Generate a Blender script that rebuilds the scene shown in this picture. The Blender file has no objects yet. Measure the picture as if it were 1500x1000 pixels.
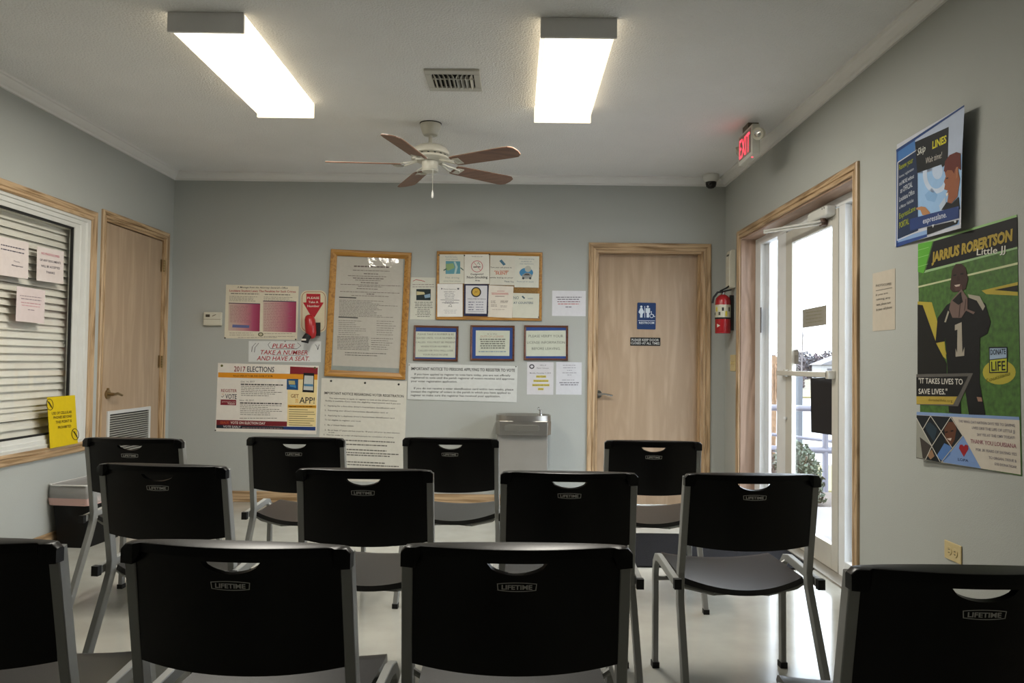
import bpy, bmesh, math, random
from mathutils import Vector, Matrix
C = bpy.context
COL = C.scene.collection
random.seed(7)

# ------------------------------------------------------------------ camera, sky, exposure
F = 1125.0                      # focal length for the 1500 px wide frame
EYE = Vector((0, 0, 1.18))
_y = Vector((6 / F, -31 / F, -1)).normalized()
_u = Vector((math.sin(math.radians(.75)), math.cos(math.radians(.75)), 0))
_u = (_u - _y * _u.dot(_y)).normalized()
_x = _y.cross(_u)
ROT = Matrix((_x, _y, _u))      # camera -> world
cam = bpy.data.objects.new('camera', bpy.data.cameras.new('camera'))
COL.objects.link(cam)
cam.data.sensor_width = 36; cam.data.lens = 36 * F / 1500
cam.data.clip_start = .02; cam.data.clip_end = 1000
cam.matrix_world = Matrix.Translation(EYE) @ ROT.to_4x4()
C.scene.camera = cam

SKY_STRENGTH = 5.0
LAMP_STRENGTH = 23.0
w = bpy.data.worlds.new('overcast_sky'); C.scene.world = w; w.use_nodes = True
bg = w.node_tree.nodes['Background']
bg.inputs[0].default_value = (.80, .90, 1.0, 1); bg.inputs[1].default_value = SKY_STRENGTH
vs = C.scene.view_settings
vs.view_transform = 'Standard'; vs.look = 'None'; vs.gamma = 1; vs.use_curve_mapping = False
vs.exposure = 1.0

# ------------------------------------------------------------------ measuring: pixel of the photograph -> point on a plane of the room
LW, RW, YB, CZ = -2.881, 1.7294, 6.38, 2.735   # left wall, right wall, back wall, ceiling
YR = -1.9                                      # rear wall, behind the camera
def on(ax, val, px, py):
    d = ROT @ Vector(((px - 750) / F, -(py - 500) / F, -1))
    return EYE + d * ((val - EYE[ax]) / d[ax])

# ------------------------------------------------------------------ materials
def lin(h):
    if isinstance(h, str):
        h = h.lstrip('#'); c = [int(h[i:i + 2], 16) / 255 for i in (0, 2, 4)]
        return tuple(((x / 12.92) if x <= .04045 else ((x + .055) / 1.055) ** 2.4) for x in c)
    return h
MATS = {}
def mat(name, col, rough=.6, metal=0, var=.04, vscale=6, bump=0, bscale=60, spec=.5, emit=None, estr=0, bdetail=3):
    if name in MATS: return MATS[name]
    m = bpy.data.materials.new(name); m.use_nodes = True
    nt = m.node_tree; p = nt.nodes['Principled BSDF']
    c = lin(col)
    p.inputs['Roughness'].default_value = rough; p.inputs['Metallic'].default_value = metal
    p.inputs['Specular IOR Level'].default_value = spec
    tc = nt.nodes.new('ShaderNodeTexCoord')
    if var:
        n = nt.nodes.new('ShaderNodeTexNoise'); n.inputs['Scale'].default_value = vscale; n.inputs['Detail'].default_value = 4
        nt.links.new(tc.outputs['Object'], n.inputs['Vector'])
        r = nt.nodes.new('ShaderNodeValToRGB')
        r.color_ramp.elements[0].position = .3; r.color_ramp.elements[1].position = .7
        r.color_ramp.elements[0].color = (*[x * (1 - var) for x in c], 1)
        r.color_ramp.elements[1].color = (*[min(1, x * (1 + var)) for x in c], 1)
        nt.links.new(n.outputs['Fac'], r.inputs['Fac']); nt.links.new(r.outputs['Color'], p.inputs['Base Color'])
    else:
        p.inputs['Base Color'].default_value = (*c, 1)
    if bump:
        n = nt.nodes.new('ShaderNodeTexNoise'); n.inputs['Scale'].default_value = bscale; n.inputs['Detail'].default_value = bdetail
        nt.links.new(tc.outputs['Object'], n.inputs['Vector'])
        b = nt.nodes.new('ShaderNodeBump'); b.inputs['Strength'].default_value = bump; b.inputs['Distance'].default_value = .01
        nt.links.new(n.outputs['Fac'], b.inputs['Height']); nt.links.new(b.outputs['Normal'], p.inputs['Normal'])
    if emit is not None:
        p.inputs['Emission Color'].default_value = (*lin(emit), 1); p.inputs['Emission Strength'].default_value = estr
    MATS[name] = m
    return m
def wood(name, c0, c1, axis, scale=1.0, rough=.42, grain=26, ring=3.0):
    """Wood with its grain along AXIS (object coordinates)."""
    if name in MATS: return MATS[name]
    m = bpy.data.materials.new(name); m.use_nodes = True
    nt = m.node_tree; p = nt.nodes['Principled BSDF']
    p.inputs['Roughness'].default_value = rough
    tc = nt.nodes.new('ShaderNodeTexCoord'); mp = nt.nodes.new('ShaderNodeMapping')
    s = [grain * scale] * 3; s[axis] = 1.6 * scale
    mp.inputs['Scale'].default_value = s
    nt.links.new(tc.outputs['Object'], mp.inputs['Vector'])
    n = nt.nodes.new('ShaderNodeTexNoise'); n.inputs['Scale'].default_value = 1.0; n.inputs['Detail'].default_value = 5; n.inputs['Distortion'].default_value = .6
    nt.links.new(mp.outputs['Vector'], n.inputs['Vector'])
    k = nt.nodes.new('ShaderNodeMath'); k.operation = 'MULTIPLY'; k.inputs[1].default_value = ring
    nt.links.new(n.outputs['Fac'], k.inputs[0])
    fr = nt.nodes.new('ShaderNodeMath'); fr.operation = 'PINGPONG'; fr.inputs[1].default_value = .5
    nt.links.new(k.outputs[0], fr.inputs[0])
    r = nt.nodes.new('ShaderNodeValToRGB')
    r.color_ramp.elements[0].position = .05; r.color_ramp.elements[1].position = .42
    r.color_ramp.elements[0].color = (*lin(c0), 1); r.color_ramp.elements[1].color = (*lin(c1), 1)
    nt.links.new(fr.outputs[0], r.inputs['Fac']); nt.links.new(r.outputs['Color'], p.inputs['Base Color'])
    b = nt.nodes.new('ShaderNodeBump'); b.inputs['Strength'].default_value = .15; b.inputs['Distance'].default_value = .003
    nt.links.new(fr.outputs[0], b.inputs['Height']); nt.links.new(b.outputs['Normal'], p.inputs['Normal'])
    MATS[name] = m
    return m
def glassy(name, tint=(1, 1, 1), rough=0.0, ior=1.45, bump=0, bscale=20):
    """A thin clear sheet: light passes straight through, the surface mirrors by Fresnel."""
    if name in MATS: return MATS[name]
    m = bpy.data.materials.new(name); m.use_nodes = True
    nt = m.node_tree; nt.nodes.remove(nt.nodes['Principled BSDF'])
    out = nt.nodes['Material Output']
    t = nt.nodes.new('ShaderNodeBsdfTransparent'); t.inputs[0].default_value = (*tint, 1)
    g = nt.nodes.new('ShaderNodeBsdfGlossy'); g.inputs['Roughness'].default_value = rough
    lw = nt.nodes.new('ShaderNodeLayerWeight'); lw.inputs['Blend'].default_value = .5
    pw = nt.nodes.new('ShaderNodeMath'); pw.operation = 'POWER'; pw.inputs[1].default_value = 5
    f = nt.nodes.new('ShaderNodeMath'); f.operation = 'MULTIPLY_ADD'; r0 = ((ior - 1) / (ior + 1)) ** 2
    f.inputs[1].default_value = 1 - r0; f.inputs[2].default_value = r0
    nt.links.new(lw.outputs['Facing'], pw.inputs[0]); nt.links.new(pw.outputs[0], f.inputs[0])
    mx = nt.nodes.new('ShaderNodeMixShader')
    nt.links.new(f.outputs[0], mx.inputs[0]); nt.links.new(t.outputs[0], mx.inputs[1]); nt.links.new(g.outputs[0], mx.inputs[2])
    nt.links.new(mx.outputs[0], out.inputs['Surface'])
    if bump:
        tc = nt.nodes.new('ShaderNodeTexCoord')
        n = nt.nodes.new('ShaderNodeTexNoise'); n.inputs['Scale'].default_value = bscale; n.inputs['Detail'].default_value = 2; n.inputs['Distortion'].default_value = 1.5
        nt.links.new(tc.outputs['Object'], n.inputs['Vector'])
        b = nt.nodes.new('ShaderNodeBump'); b.inputs['Strength'].default_value = bump; b.inputs['Distance'].default_value = .01
        nt.links.new(n.outputs['Fac'], b.inputs['Height']); nt.links.new(b.outputs['Normal'], g.inputs['Normal'])
        nt.links.new(b.outputs['Normal'], lw.inputs['Normal'])
    MATS[name] = m
    return m
def ink(h):
    return mat('ink_' + h, tuple(min(.86, c * 1.12) for c in lin(h)), .62, var=.03, vscale=25, spec=.3)

WALL = mat('wall_paint', (.42, .434, .408), .75, var=.015, vscale=2, bump=.12, bscale=220, spec=.25)
CEIL = mat('ceiling_texture', (.84, .84, .83), .85, var=.02, vscale=3, bump=.7, bscale=95, spec=.15, bdetail=2)
CROWN = mat('crown_paint', (.78, .775, .75), .5, var=.01)
FLOOR = mat('floor_vinyl', (.42, .417, .375), .13, var=.08, vscale=5, bump=.03, bscale=7, spec=.5)
OAKZ = wood('oak_upright', '#8a6e4c', '#c2a581', 2)
OAKX = wood('oak_level', '#8a6e4c', '#c2a581', 0)
OAKY = wood('oak_along', '#8a6e4c', '#c2a581', 1)
VEN = wood('door_veneer', '#ab9379', '#bba389', 2, .8, .38, grain=14, ring=2)
JAMB = wood('oak_jamb', '#9a7f6c', '#b89c88', 2, .55, .5, grain=14, ring=4)
HONEY = wood('honey_oak', '#8f6226', '#b0803a', 2)
HONEYX = wood('honey_oak_level', '#8f6226', '#b0803a', 0)
RED_WOOD = wood('mahogany', '#4a2a1c', '#6b402a', 0)
WHITE = mat('white_plastic', (.66, .66, .62), .4)
CREAM = mat('cream_plastic', (.62, .60, .50), .4)
ALU = mat('white_aluminium', (.80, .82, .83), .35)
ALU_W = mat('beige_aluminium', (.58, .56, .50), .4)
BRASS = mat('aged_brass', (.30, .22, .11), .35, .9)
CHROME = mat('chrome', (.62, .62, .62), .15, 1.0)
STEEL = mat('stainless_steel', (.42, .40, .37), .36, 1.0, bump=.05, bscale=120)
GREY_ENAMEL = mat('grey_enamel', (.26, .245, .22), .45)
FRAME_GREY = mat('chair_frame_grey', (.35, .355, .34), .42, .15)
BLACK = mat('black_plastic', (.0022, .0022, .0025), .33, spec=.28, var=.1, vscale=30, bump=.04, bscale=400)
SEATM = mat('seat_plastic', (.012, .012, .013), .31, var=.1, vscale=30, bump=.06, bscale=420)
RUBBER = mat('black_rubber', (.008, .008, .008), .7)
LOGO = mat('logo_grey', (.60, .60, .57), .5)
GLASS = glassy('window_glass')
DARK = mat('dark_void', (.01, .01, .01), .9)

# ------------------------------------------------------------------ mesh building
class MB:
    def __init__(s): s.v = []; s.f = []
    def add(s, vs, fs):
        o = len(s.v); s.v += [tuple(v) for v in vs]; s.f += [tuple(i + o for i in f) for f in fs]; return s
    def box(s, a, b):
        (x0, y0, z0), (x1, y1, z1) = [min(p, q) for p, q in zip(a, b)], [max(p, q) for p, q in zip(a, b)]
        return s.add([(x0, y0, z0), (x1, y0, z0), (x1, y1, z0), (x0, y1, z0), (x0, y0, z1), (x1, y0, z1), (x1, y1, z1), (x0, y1, z1)],
                     [(0, 3, 2, 1), (4, 5, 6, 7), (0, 1, 5, 4), (1, 2, 6, 5), (2, 3, 7, 6), (3, 0, 4, 7)])
    def obox(s, m, dx, dy, dz):
        p = [m @ Vector((x * dx / 2, y * dy / 2, z * dz / 2)) for z in (-1, 1) for x, y in ((-1, -1), (1, -1), (1, 1), (-1, 1))]
        return s.add(p, [(0, 3, 2, 1), (4, 5, 6, 7), (0, 1, 5, 4), (1, 2, 6, 5), (2, 3, 7, 6), (3, 0, 4, 7)])
    def rings(s, rings, cap=True):
        n = len(rings[0]); vs = [p for r in rings for p in r]; fs = []
        for i in range(len(rings) - 1):
            for j in range(n):
                fs.append((i * n + j, i * n + (j + 1) % n, (i + 1) * n + (j + 1) % n, (i + 1) * n + j))
        if cap:
            fs.append(tuple(reversed(range(n)))); fs.append(tuple(range((len(rings) - 1) * n, len(rings) * n)))
        return s.add(vs, fs)
    def tube(s, pts, r, n=8, rx=None, ref=Vector((1, 0, 0)), square=False):
        """Tube along pts; radius r (rx = half width along ref for a flat tube)."""
        pts = [Vector(p) for p in pts]; R = []
        for i, p in enumerate(pts):
            t = (pts[min(i + 1, len(pts) - 1)] - pts[max(i - 1, 0)]).normalized()
            a = ref - t * ref.dot(t)
            if a.length < 1e-4: a = Vector((0, 0, 1)) - t * t.z
            if a.length < 1e-4: a = Vector((0, 1, 0)) - t * t.y
            a.normalize(); b = t.cross(a)
            if square:
                hx, hy, c = rx or r, r, .16
                cs = [(-1, -1 + c), (-1, 1 - c), (-1 + c, 1), (1 - c, 1), (1, 1 - c), (1, -1 + c), (1 - c, -1), (-1 + c, -1)]
                R.append([p + a * (q[0] * hx) + b * (q[1] * hy) for q in reversed(cs)])
            else:
                R.append([p + a * ((rx or r) * math.cos(2 * math.pi * k / n)) + b * (r * math.sin(2 * math.pi * k / n)) for k in range(n)])
        return s.rings(R)
    def lathe(s, prof, c=(0, 0, 0), n=24, sx=1, sy=1):
        R = [[(c[0] + max(r, 1e-4) * sx * math.cos(2 * math.pi * k / n), c[1] + max(r, 1e-4) * sy * math.sin(2 * math.pi * k / n), c[2] + z) for k in range(n)] for r, z in prof]
        return s.rings(R)
    def prism(s, poly, z0, z1, m=Matrix()):
        n = len(poly)
        return s.add([m @ Vector((x, y, z)) for z in (z0, z1) for x, y in poly],
                     [tuple(reversed(range(n))), tuple(range(n, 2 * n))] + [(i, (i + 1) % n, n + (i + 1) % n, n + i) for i in range(n)])
    def build(s, name, m, parent=None, smooth=False, bevel=0, fix=True, segs=2):
        me = bpy.data.meshes.new(name); me.from_pydata([tuple(v) for v in s.v], [], s.f)
        if fix:
            bm = bmesh.new(); bm.from_mesh(me); bmesh.ops.recalc_face_normals(bm, faces=bm.faces); bm.to_mesh(me); bm.free()
        me.materials.append(m)
        o = bpy.data.objects.new(name, me); COL.objects.link(o)
        if parent: o.parent = parent
        if smooth:
            for p in me.polygons: p.use_smooth = True
            if smooth != 'all': me.set_sharp_from_angle(angle=math.radians(40))
        if bevel:
            b = o.modifiers.new('edge', 'BEVEL'); b.width = bevel; b.segments = segs; b.limit_method = 'ANGLE'
        return o
def tag(o, label=None, cat=None, group=None, kind=None):
    for k, v in (('label', label), ('category', cat), ('group', group), ('kind', kind)):
        if v: o[k] = v
    return o
def empty(name, loc=(0, 0, 0), rz=0, label=None, cat=None, group=None, kind=None):
    o = bpy.data.objects.new(name, None); COL.objects.link(o); o.empty_display_size = .1
    o.location = loc; o.rotation_euler = (0, 0, rz)
    return tag(o, label, cat, group, kind)
def box(name, a, b, m, parent=None, bevel=0):
    return MB().box(a, b).build(name, m, parent, bevel=bevel)
def struct(o): o['kind'] = 'structure'; return o
def local(o):
    """Children built in world coordinates under a placed Empty keep their place."""
    for ch in o.children: ch.matrix_parent_inverse = o.matrix_basis.inverted()

# ------------------------------------------------------------------ room shell
def pieces(a0, a1, z0, z1, holes):
    out, cur = [], a0
    for h0, h1, b, t in sorted(holes):
        if h0 > cur: out.append((cur, h0, z0, z1))
        if b > z0: out.append((h0, h1, z0, b))
        if t < z1: out.append((h0, h1, t, z1))
        cur = h1
    if cur < a1: out.append((cur, a1, z0, z1))
    return out
D1 = (.655, 1.548, 0, 2.125)          # restroom door opening in the back wall (x)
D2 = (5.325, 6.235, 0, 2.15)          # office door opening in the left wall (y)
W1 = (2.95, 5.14, .62, 2.10)          # office window opening in the left wall (y)
D3 = (3.935, 5.94, 0, 2.165)          # exit opening in the right wall (y)
TH = .14
mb = MB()
for a, b, z, t in pieces(LW - TH, RW + .17, 0, CZ, [D1]): mb.box((a, YB, z), (b, YB + TH, t))
struct(mb.build('wall_back', WALL))
mb = MB()
for a, b, z, t in pieces(YR, YB, 0, CZ, [W1, D2]): mb.box((LW - TH, a, z), (LW, b, t))
struct(mb.build('wall_left', WALL))
mb = MB()
for a, b, z, t in pieces(YR, YB, 0, CZ, [D3]): mb.box((RW, a, z), (RW + .17, b, t))
struct(mb.build('wall_right', WALL))
struct(box('wall_rear', (LW - TH, YR - .1, 0), (RW + .17, YR, CZ), WALL))
struct(box('floor', (LW - TH, YR - .1, -.12), (RW + .17, YB + TH, 0), FLOOR))
struct(box('ceiling', (LW - TH, YR - .1, CZ), (RW + .17, YB + TH, CZ + .12), CEIL))
# the rooms behind the window and the two doors
mb = MB()
mb.box((-5.6, 1.5, 0), (-5.5, 6.6, CZ)); mb.box((-5.5, 1.4, 0), (LW - TH, 1.5, CZ)); mb.box((-5.5, 6.5, 0), (LW - TH, 6.6, CZ))
mb.box((-5.6, 1.4, -.1), (LW - TH, 6.6, 0)); mb.box((-5.6, 1.4, CZ), (LW - TH, 6.6, CZ + .1))
struct(mb.build('wall_office', WALL))
struct(box('wall_restroom', (.3, YB + TH + .3, 0), (RW, YB + TH + .36, CZ), WALL))

# crown moulding (white) and oak baseboard
CP = [(0, 0), (.062, 0), (.062, .012), (.05, .016), (.044, .028), (.026, .046), (.014, .052), (.014, .066), (0, .066)]
def sweep(name, prof, p, q):
    return struct(MB().rings([[p(d, z) for d, z in prof], [q(d, z) for d, z in prof]]).build(name, CROWN))
sweep('trim_1', CP, lambda d, z: (LW + d, YB - d, CZ - z), lambda d, z: (RW - d, YB - d, CZ - z))
sweep('trim_2', CP, lambda d, z: (LW + d, YR + d, CZ - z), lambda d, z: (LW + d, YB - d, CZ - z))
sweep('trim_3', CP, lambda d, z: (RW - d, YR + d, CZ - z), lambda d, z: (RW - d, YB - d, CZ - z))
def board(name, a, b, m):
    return struct(box(name, a, b, m, bevel=.004))
board('baseboard_back', (LW, YB - .014, 0), (.59, YB, .09), OAKX)
board('baseboard_corner', (1.61, YB - .014, 0), (RW, YB, .09), OAKX)
board('baseboard_left', (LW, YR, 0), (LW + .014, 5.265, .09), OAKY)
board('baseboard_right', (RW - .014, YR, 0), (RW, 3.87, .09), OAKY)
board('baseboard_exit', (RW - .014, 6.005, 0), (RW, YB, .09), OAKY)

PROF = [(0, 0), (0, .012), (.10, .015), (.30, .015), (.36, .009), (.42, .009), (.48, .016), (.86, .019), (1, .014), (1, 0)]
def casing(plane, inner, outer, parent, mats, flat=False, closed=False, name='casing', prof=None):
    """Mitred casing; inner/outer: matching corner lists in the wall's own (a, z); plane(a, z, h) -> point."""
    n = len(inner); pr = prof or PROF
    for k in range(n if closed else n - 1):
        i, j = k, (k + 1) % n
        def ring(c): return [plane(inner[c][0] + (outer[c][0] - inner[c][0]) * t, inner[c][1] + (outer[c][1] - inner[c][1]) * t, h) for t, h in pr]
        level = abs(inner[i][0] - inner[j][0]) > abs(inner[i][1] - inner[j][1])
        MB().rings([ring(i), ring(j)]).build(name, mats[1] if level else mats[0], parent)
def U(a0, a1, z1, w, z0=0):
    return [(a0, z0), (a0, z1), (a1, z1), (a1, z0)], [(a0 - w, z0), (a0 - w, z1 + w), (a1 + w, z1 + w), (a1 + w, z0)]
back_plane = lambda a, z, h: (a, YB - h, z)
left_plane = lambda a, z, h: (LW + h, a, z)
right_plane = lambda a, z, h: (RW - h, a, z)

def lever(parent, o, along, out, m, name='handle'):
    """Lever handle: rose, neck and a scrolled lever. along / out: unit vectors."""
    o, along, out = Vector(o), Vector(along), Vector(out)
    mb = MB()
    mb.tube([o, o + out * .006, o + out * .012], .033, 20, ref=Vector((0, 0, 1)))
    mb.tube([o + out * .01, o + out * .05], .011, 12, ref=Vector((0, 0, 1)))
    mb.tube([o + out * .05 - along * .008, o + out * .052 + along * .02, o + out * .05 + along * .05 + Vector((0, 0, .004)), o + out * .05 + along * .085 - Vector((0, 0, .004)), o + out * .048 + along * .115 - Vector((0, 0, .01))], .009, 10, ref=Vector((0, 0, 1)))
    return mb.build(name, m, parent, smooth=True)

# door 1: restroom
d1 = empty('door_1', (.65, YB, 0), kind='structure')
i_, o_ = U(D1[0], D1[1], D1[3], .062)
casing(back_plane, i_, o_, d1, (OAKZ, OAKX))
SY = YB + .10
for a, b in (((D1[0], YB, 0), (D1[0] + .018, YB + TH, D1[3])), ((D1[1] - .018, YB, 0), (D1[1], YB + TH, D1[3]))): box('jamb', a, b, OAKZ, d1)
box('jamb', (D1[0] + .018, YB, D1[3] - .018), (D1[1] - .018, YB + TH, D1[3]), OAKX, d1)
box('door_stop', (D1[1] - .03, YB + .05, 0), (D1[1] - .018, YB + .092, D1[3] - .018), OAKZ, d1)
box('door_stop', (D1[0] + .018, YB + .05, 0), (D1[0] + .03, YB + .092, D1[3] - .018), OAKZ, d1)
box('door_slab', (D1[0] + .02, SY - .005, .008), (D1[1] - .02, SY + .036, D1[3] - .02), VEN, d1, bevel=.002)
hp = on(1, SY - .005, 876, 577)
lever(d1, (hp.x, SY - .005, hp.z), (1, 0, 0), (0, -1, 0), CHROME)
local(d1)

# door 2: office door with louvre grille
d2 = empty('door_2', (LW, 5.3, 0), kind='structure')
i_, o_ = U(D2[0], D2[1], D2[3], .055)
casing(left_plane, i_, o_, d2, (OAKZ, OAKY))
for a in (D2[0], D2[1] - .016): box('jamb', (LW - TH, a, 0), (LW, a + .016, D2[3]), OAKZ, d2)
box('jamb', (LW - TH, D2[0] + .016, D2[3] - .016), (LW, D2[1] - .016, D2[3]), OAKY, d2)
FX = LW - .012
box('door_slab', (FX - .042, D2[0] + .019, .008), (FX, D2[1] - .019, D2[3] - .022), VEN, d2, bevel=.002)
lever(d2, (FX, 5.43, .918), (0, 1, 0), (1, 0, 0), BRASS)
MB().tube([(FX, 5.43, .955), (FX + .014, 5.43, .955)], .008, 10).build('lock_button', BRASS, d2)
for z in (1.93, 1.15, .3):
    mb = MB()
    for k in range(5): mb.tube([(LW + .004, 6.222, z - .05 + k * .02), (LW + .004, 6.222, z - .032 + k * .02)], .008, 8, ref=Vector((1, 0, 0)))
    mb.box((FX - .001, 6.19, z - .05), (FX + .002, 6.222, z + .05)); mb.build('hinge', BRASS, d2)
g0, g1, gz0, gz1 = 5.43, 6.07, .30, .797
gr = MB()
for a, b in (((g0, gz0), (g1, gz0 + .024)), ((g0, gz1 - .024), (g1, gz1)), ((g0, gz0 + .024), (g0 + .03, gz1 - .024)), ((g1 - .03, gz0 + .024), (g1, gz1 - .024))):
    gr.box((FX - .002, a[0], a[1]), (FX + .010, b[0], b[1]))
gro = gr.build('grille_frame', mat('grille_white', (.6, .6, .58), .4), d2)
box('grille_back', (FX - .003, g0 + .02, gz0 + .02), (FX + .001, g1 - .02, gz1 - .02), DARK, gro)
k, z = 0, gz0 + .03
GS = mat('grille_slat_grey', (.34, .335, .30), .45)
while z < gz1 - .03:
    MB().obox(Matrix.Translation((FX + .004, (g0 + g1) / 2, z)) @ Matrix.Rotation(math.radians(38), 4, 'Y'), .016, g1 - g0 - .06, .002).build('slat', GS, gro)
    z += .0165
local(d2)
for ch in gro.children: ch.matrix_parent_inverse = Matrix()

# window 1: oak casing, white frame, glass, office side open
w1 = empty('window_1', (LW, 4.05, .6), kind='structure')
i_ = [(W1[0], W1[2]), (W1[0], W1[3]), (W1[1], W1[3]), (W1[1], W1[2])]
o_ = [(W1[0] - .065, W1[2] - .065), (W1[0] - .065, W1[3] + .065), (W1[1] + .065, W1[3] + .065), (W1[1] + .065, W1[2] - .065)]
casing(left_plane, i_, o_, w1, (OAKZ, OAKY), closed=True)
FR = [(0, -.05), (0, .004), (.25, .006), (.3, -.004), (.62, -.004), (.66, -.012), (1, -.016), (1, -.05)]
wf = [(W1[0] + .115, W1[2] + .075), (W1[0] + .115, W1[3] - .075), (W1[1] - .155, W1[3] - .075), (W1[1] - .155, W1[2] + .075)]
casing(left_plane, i_, wf, w1, (WHITE, WHITE), closed=True, name='window_frame', prof=FR)
GX = LW - .03
gk = .012
mbg = MB()
for a, b in (((wf[0][0] - .002, wf[0][1] - .002), (wf[0][0] + gk, wf[1][1] + .002)), ((wf[2][0] - gk, wf[0][1] - .002), (wf[2][0] + .002, wf[1][1] + .002)),
             ((wf[0][0], wf[1][1] - gk), (wf[2][0], wf[1][1] + .002)), ((wf[0][0], wf[0][1] - .002), (wf[2][0], wf[0][1] + gk))):
    mbg.box((GX - .006, a[0], a[1]), (GX + .008, b[0], b[1]))
mbg.build('glazing_seal', RUBBER, w1)
box('window_pane', (GX - .003, wf[0][0], wf[0][1]), (GX + .001, wf[2][0], wf[1][1]), GLASS, w1)
local(w1)

# window blind behind the glass, each slat its own part
BX = LW - .085
bl = empty('venetian_blind', (BX, 4.05, .7), label='cream horizontal venetian blind behind the glass of the office window, nearly closed', cat='blind')
SLAT = mat('blind_slat_cream', (.76, .74, .65), .42)
b0, b1 = W1[0] + .10, W1[1] - .016
box('head_rail', (BX - .03, b0, W1[3] - .085), (BX + .025, b1, W1[3] - .03), SLAT, bl, bevel=.003)
z, k = W1[2] + .055, 0
base_me = {}
while z < W1[3] - .10:
    tilt = 68 + random.uniform(-3, 3); dz = 0
    if k == 3: tilt, dz = 74, .012
    if k == 4: tilt, dz = 80, .016
    if k > 16 and k < 24: tilt = 60 + random.uniform(-3, 3)
    prof = [(-.026, -.0015), (-.012, .0012), (.0, .0018), (.012, .0012), (.026, -.0015), (.012, -.0008), (0, -.0003), (-.012, -.0008)]
    c, s_ = math.cos(math.radians(tilt)), math.sin(math.radians(tilt))
    sag = random.uniform(-.002, .002)
    R = [[(BX + x * c - q * s_, y, z + dz + zz - (x * s_ + q * c)) for x, q in prof] for y, zz in ((b0 + .005, 0), ((b0 + b1) / 2, sag), (b1 - random.uniform(.0, .004), 0))]
    MB().rings(R).build('slat', SLAT, bl, smooth=True)
    z += .0455; k += 1
for y in (b1 - .12, b1 - .85, b0 + .15):
    MB().tube([(BX + .029, y, W1[2] + .04), (BX + .029, y, W1[3] - .06)], .0012, 6).build('ladder_cord', SLAT, bl)
box('bottom_rail', (BX - .022, b0 + .004, W1[2] + .012), (BX + .022, b1 - .004, W1[2] + .028), SLAT, bl, bevel=.003)
local(bl)

# door 3: glazed exit with two sidelights in an oak recess
d3 = empty('door_3', (RW, 4.9, 0), kind='structure')
i_, o_ = U(D3[0], D3[1], D3[3], .06)
casing(right_plane, i_, o_, d3, (OAKZ, OAKY))
JX0, JX1 = RW + .001, RW + .17
box('jamb', (JX0, D3[1] - .012, 0), (JX1, D3[1], D3[3]), JAMB, d3)
box('jamb', (JX0, D3[0], 0), (JX1, D3[0] + .012, D3[3]), JAMB, d3)
box('jamb', (JX0, D3[0] + .012, D3[3] - .012), (JX1, D3[1] - .012, D3[3]), wood('oak_jamb_head', '#9a7f6c', '#b89c88', 1, .55, .5, grain=14, ring=4), d3)
FX0, FX1 = RW + .11, RW + .17                 # aluminium frame depth
ya, yb, yc, yd_, ye, yf = D3[0] + .012, D3[0] + .135, 4.34, 4.40, 5.25, D3[1] - .012
def bar(name, y0, y1, z0, z1, m=ALU, x0=FX0, x1=FX1): return box(name, (x0, y0, z0), (x1, y1, z1), m, d3, bevel=.004)
HT = 2.10
bar('frame_post', 5.805, yf, 0, D3[3] - .012)
bar('frame_post', 5.25, 5.43, 0, HT)
bar('frame_post', 4.31, 4.39, 0, HT)
bar('frame_post', ya, ya + .10, 0, D3[3] - .012)
bar('frame_head', ya + .10, 5.805, HT, D3[3] - .012)
bar('sill', 5.43, 5.805, 0, .10); bar('sill', ya + .10, 4.31, 0, .10)
def pane(y0, y1, z0, z1):
    box('pane', (FX0 + .03, y0, z0), (FX0 + .036, y1, z1), GLASS, d3)
pane(5.43, 5.805, .10, HT); pane(ya + .10, 4.31, .10, HT)
# slim bright inner stops of the sidelights
bar('glazing_stop', 5.72, 5.805, .10, HT, ALU, FX0 + .04, FX1); bar('glazing_stop', 5.43, 5.45, .10, HT, ALU, FX0 + .04, FX1)
bar('glazing_stop', 4.24, 4.31, .10, HT, ALU, FX0 + .04, FX1)
# the door leaf
LX0, LX1 = FX0 - .004, FX0 + .026
leaf = []
bar('door_stile', 5.13, 5.245, .012, HT - .006, ALU_W, LX0, LX1)
bar('door_stile', 4.395, 4.48, .012, HT - .006, ALU_W, LX0, LX1)
bar('door_rail', 4.48, 5.13, 2.008, HT - .006, ALU_W, LX0, LX1)
bar('door_rail', 4.48, 5.13, .012, .152, ALU_W, LX0, LX1)
bar('door_pane', 4.48, 5.13, .152, 2.008, GLASS, FX0 + .017, FX0 + .021).modifiers.clear()
bar('push_bar', 4.44, 5.30, 1.118, 1.150, ALU_W, LX0 - .045, LX0 - .02)
bar('bar_bracket', 4.42, 4.46, 1.110, 1.158, ALU_W, LX0 - .045, LX0)
bar('bar_bracket', 5.17, 5.21, 1.110, 1.158, ALU_W, LX0 - .03, LX0)
bar('threshold', ya, yf, -.005, .011, mat('threshold_aluminium', (.42, .40, .36), .4, .7), RW + .02, FX1 + .02)
MB().lathe([(.0, -.01), (.012, -.008), (.014, 0), (.012, .008), (0, .01)], (LX0 - .012, 5.22, .83), 12).build('latch_knob', ALU, d3, smooth=True)
bar('weather_strip', 5.246, 5.252, .02, HT, RUBBER, LX0 + .004, LX1); bar('sweep_strip', 4.40, 5.24, .003, .014, RUBBER, LX0 + .01, LX1 - .01)
box('dark_label', (FX0 - .002, 5.775, 1.43), (FX0 + .001, 5.80, 1.62), mat('vent_slot_grey', (.12, .12, .13), .5), d3)
local(d3)

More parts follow.
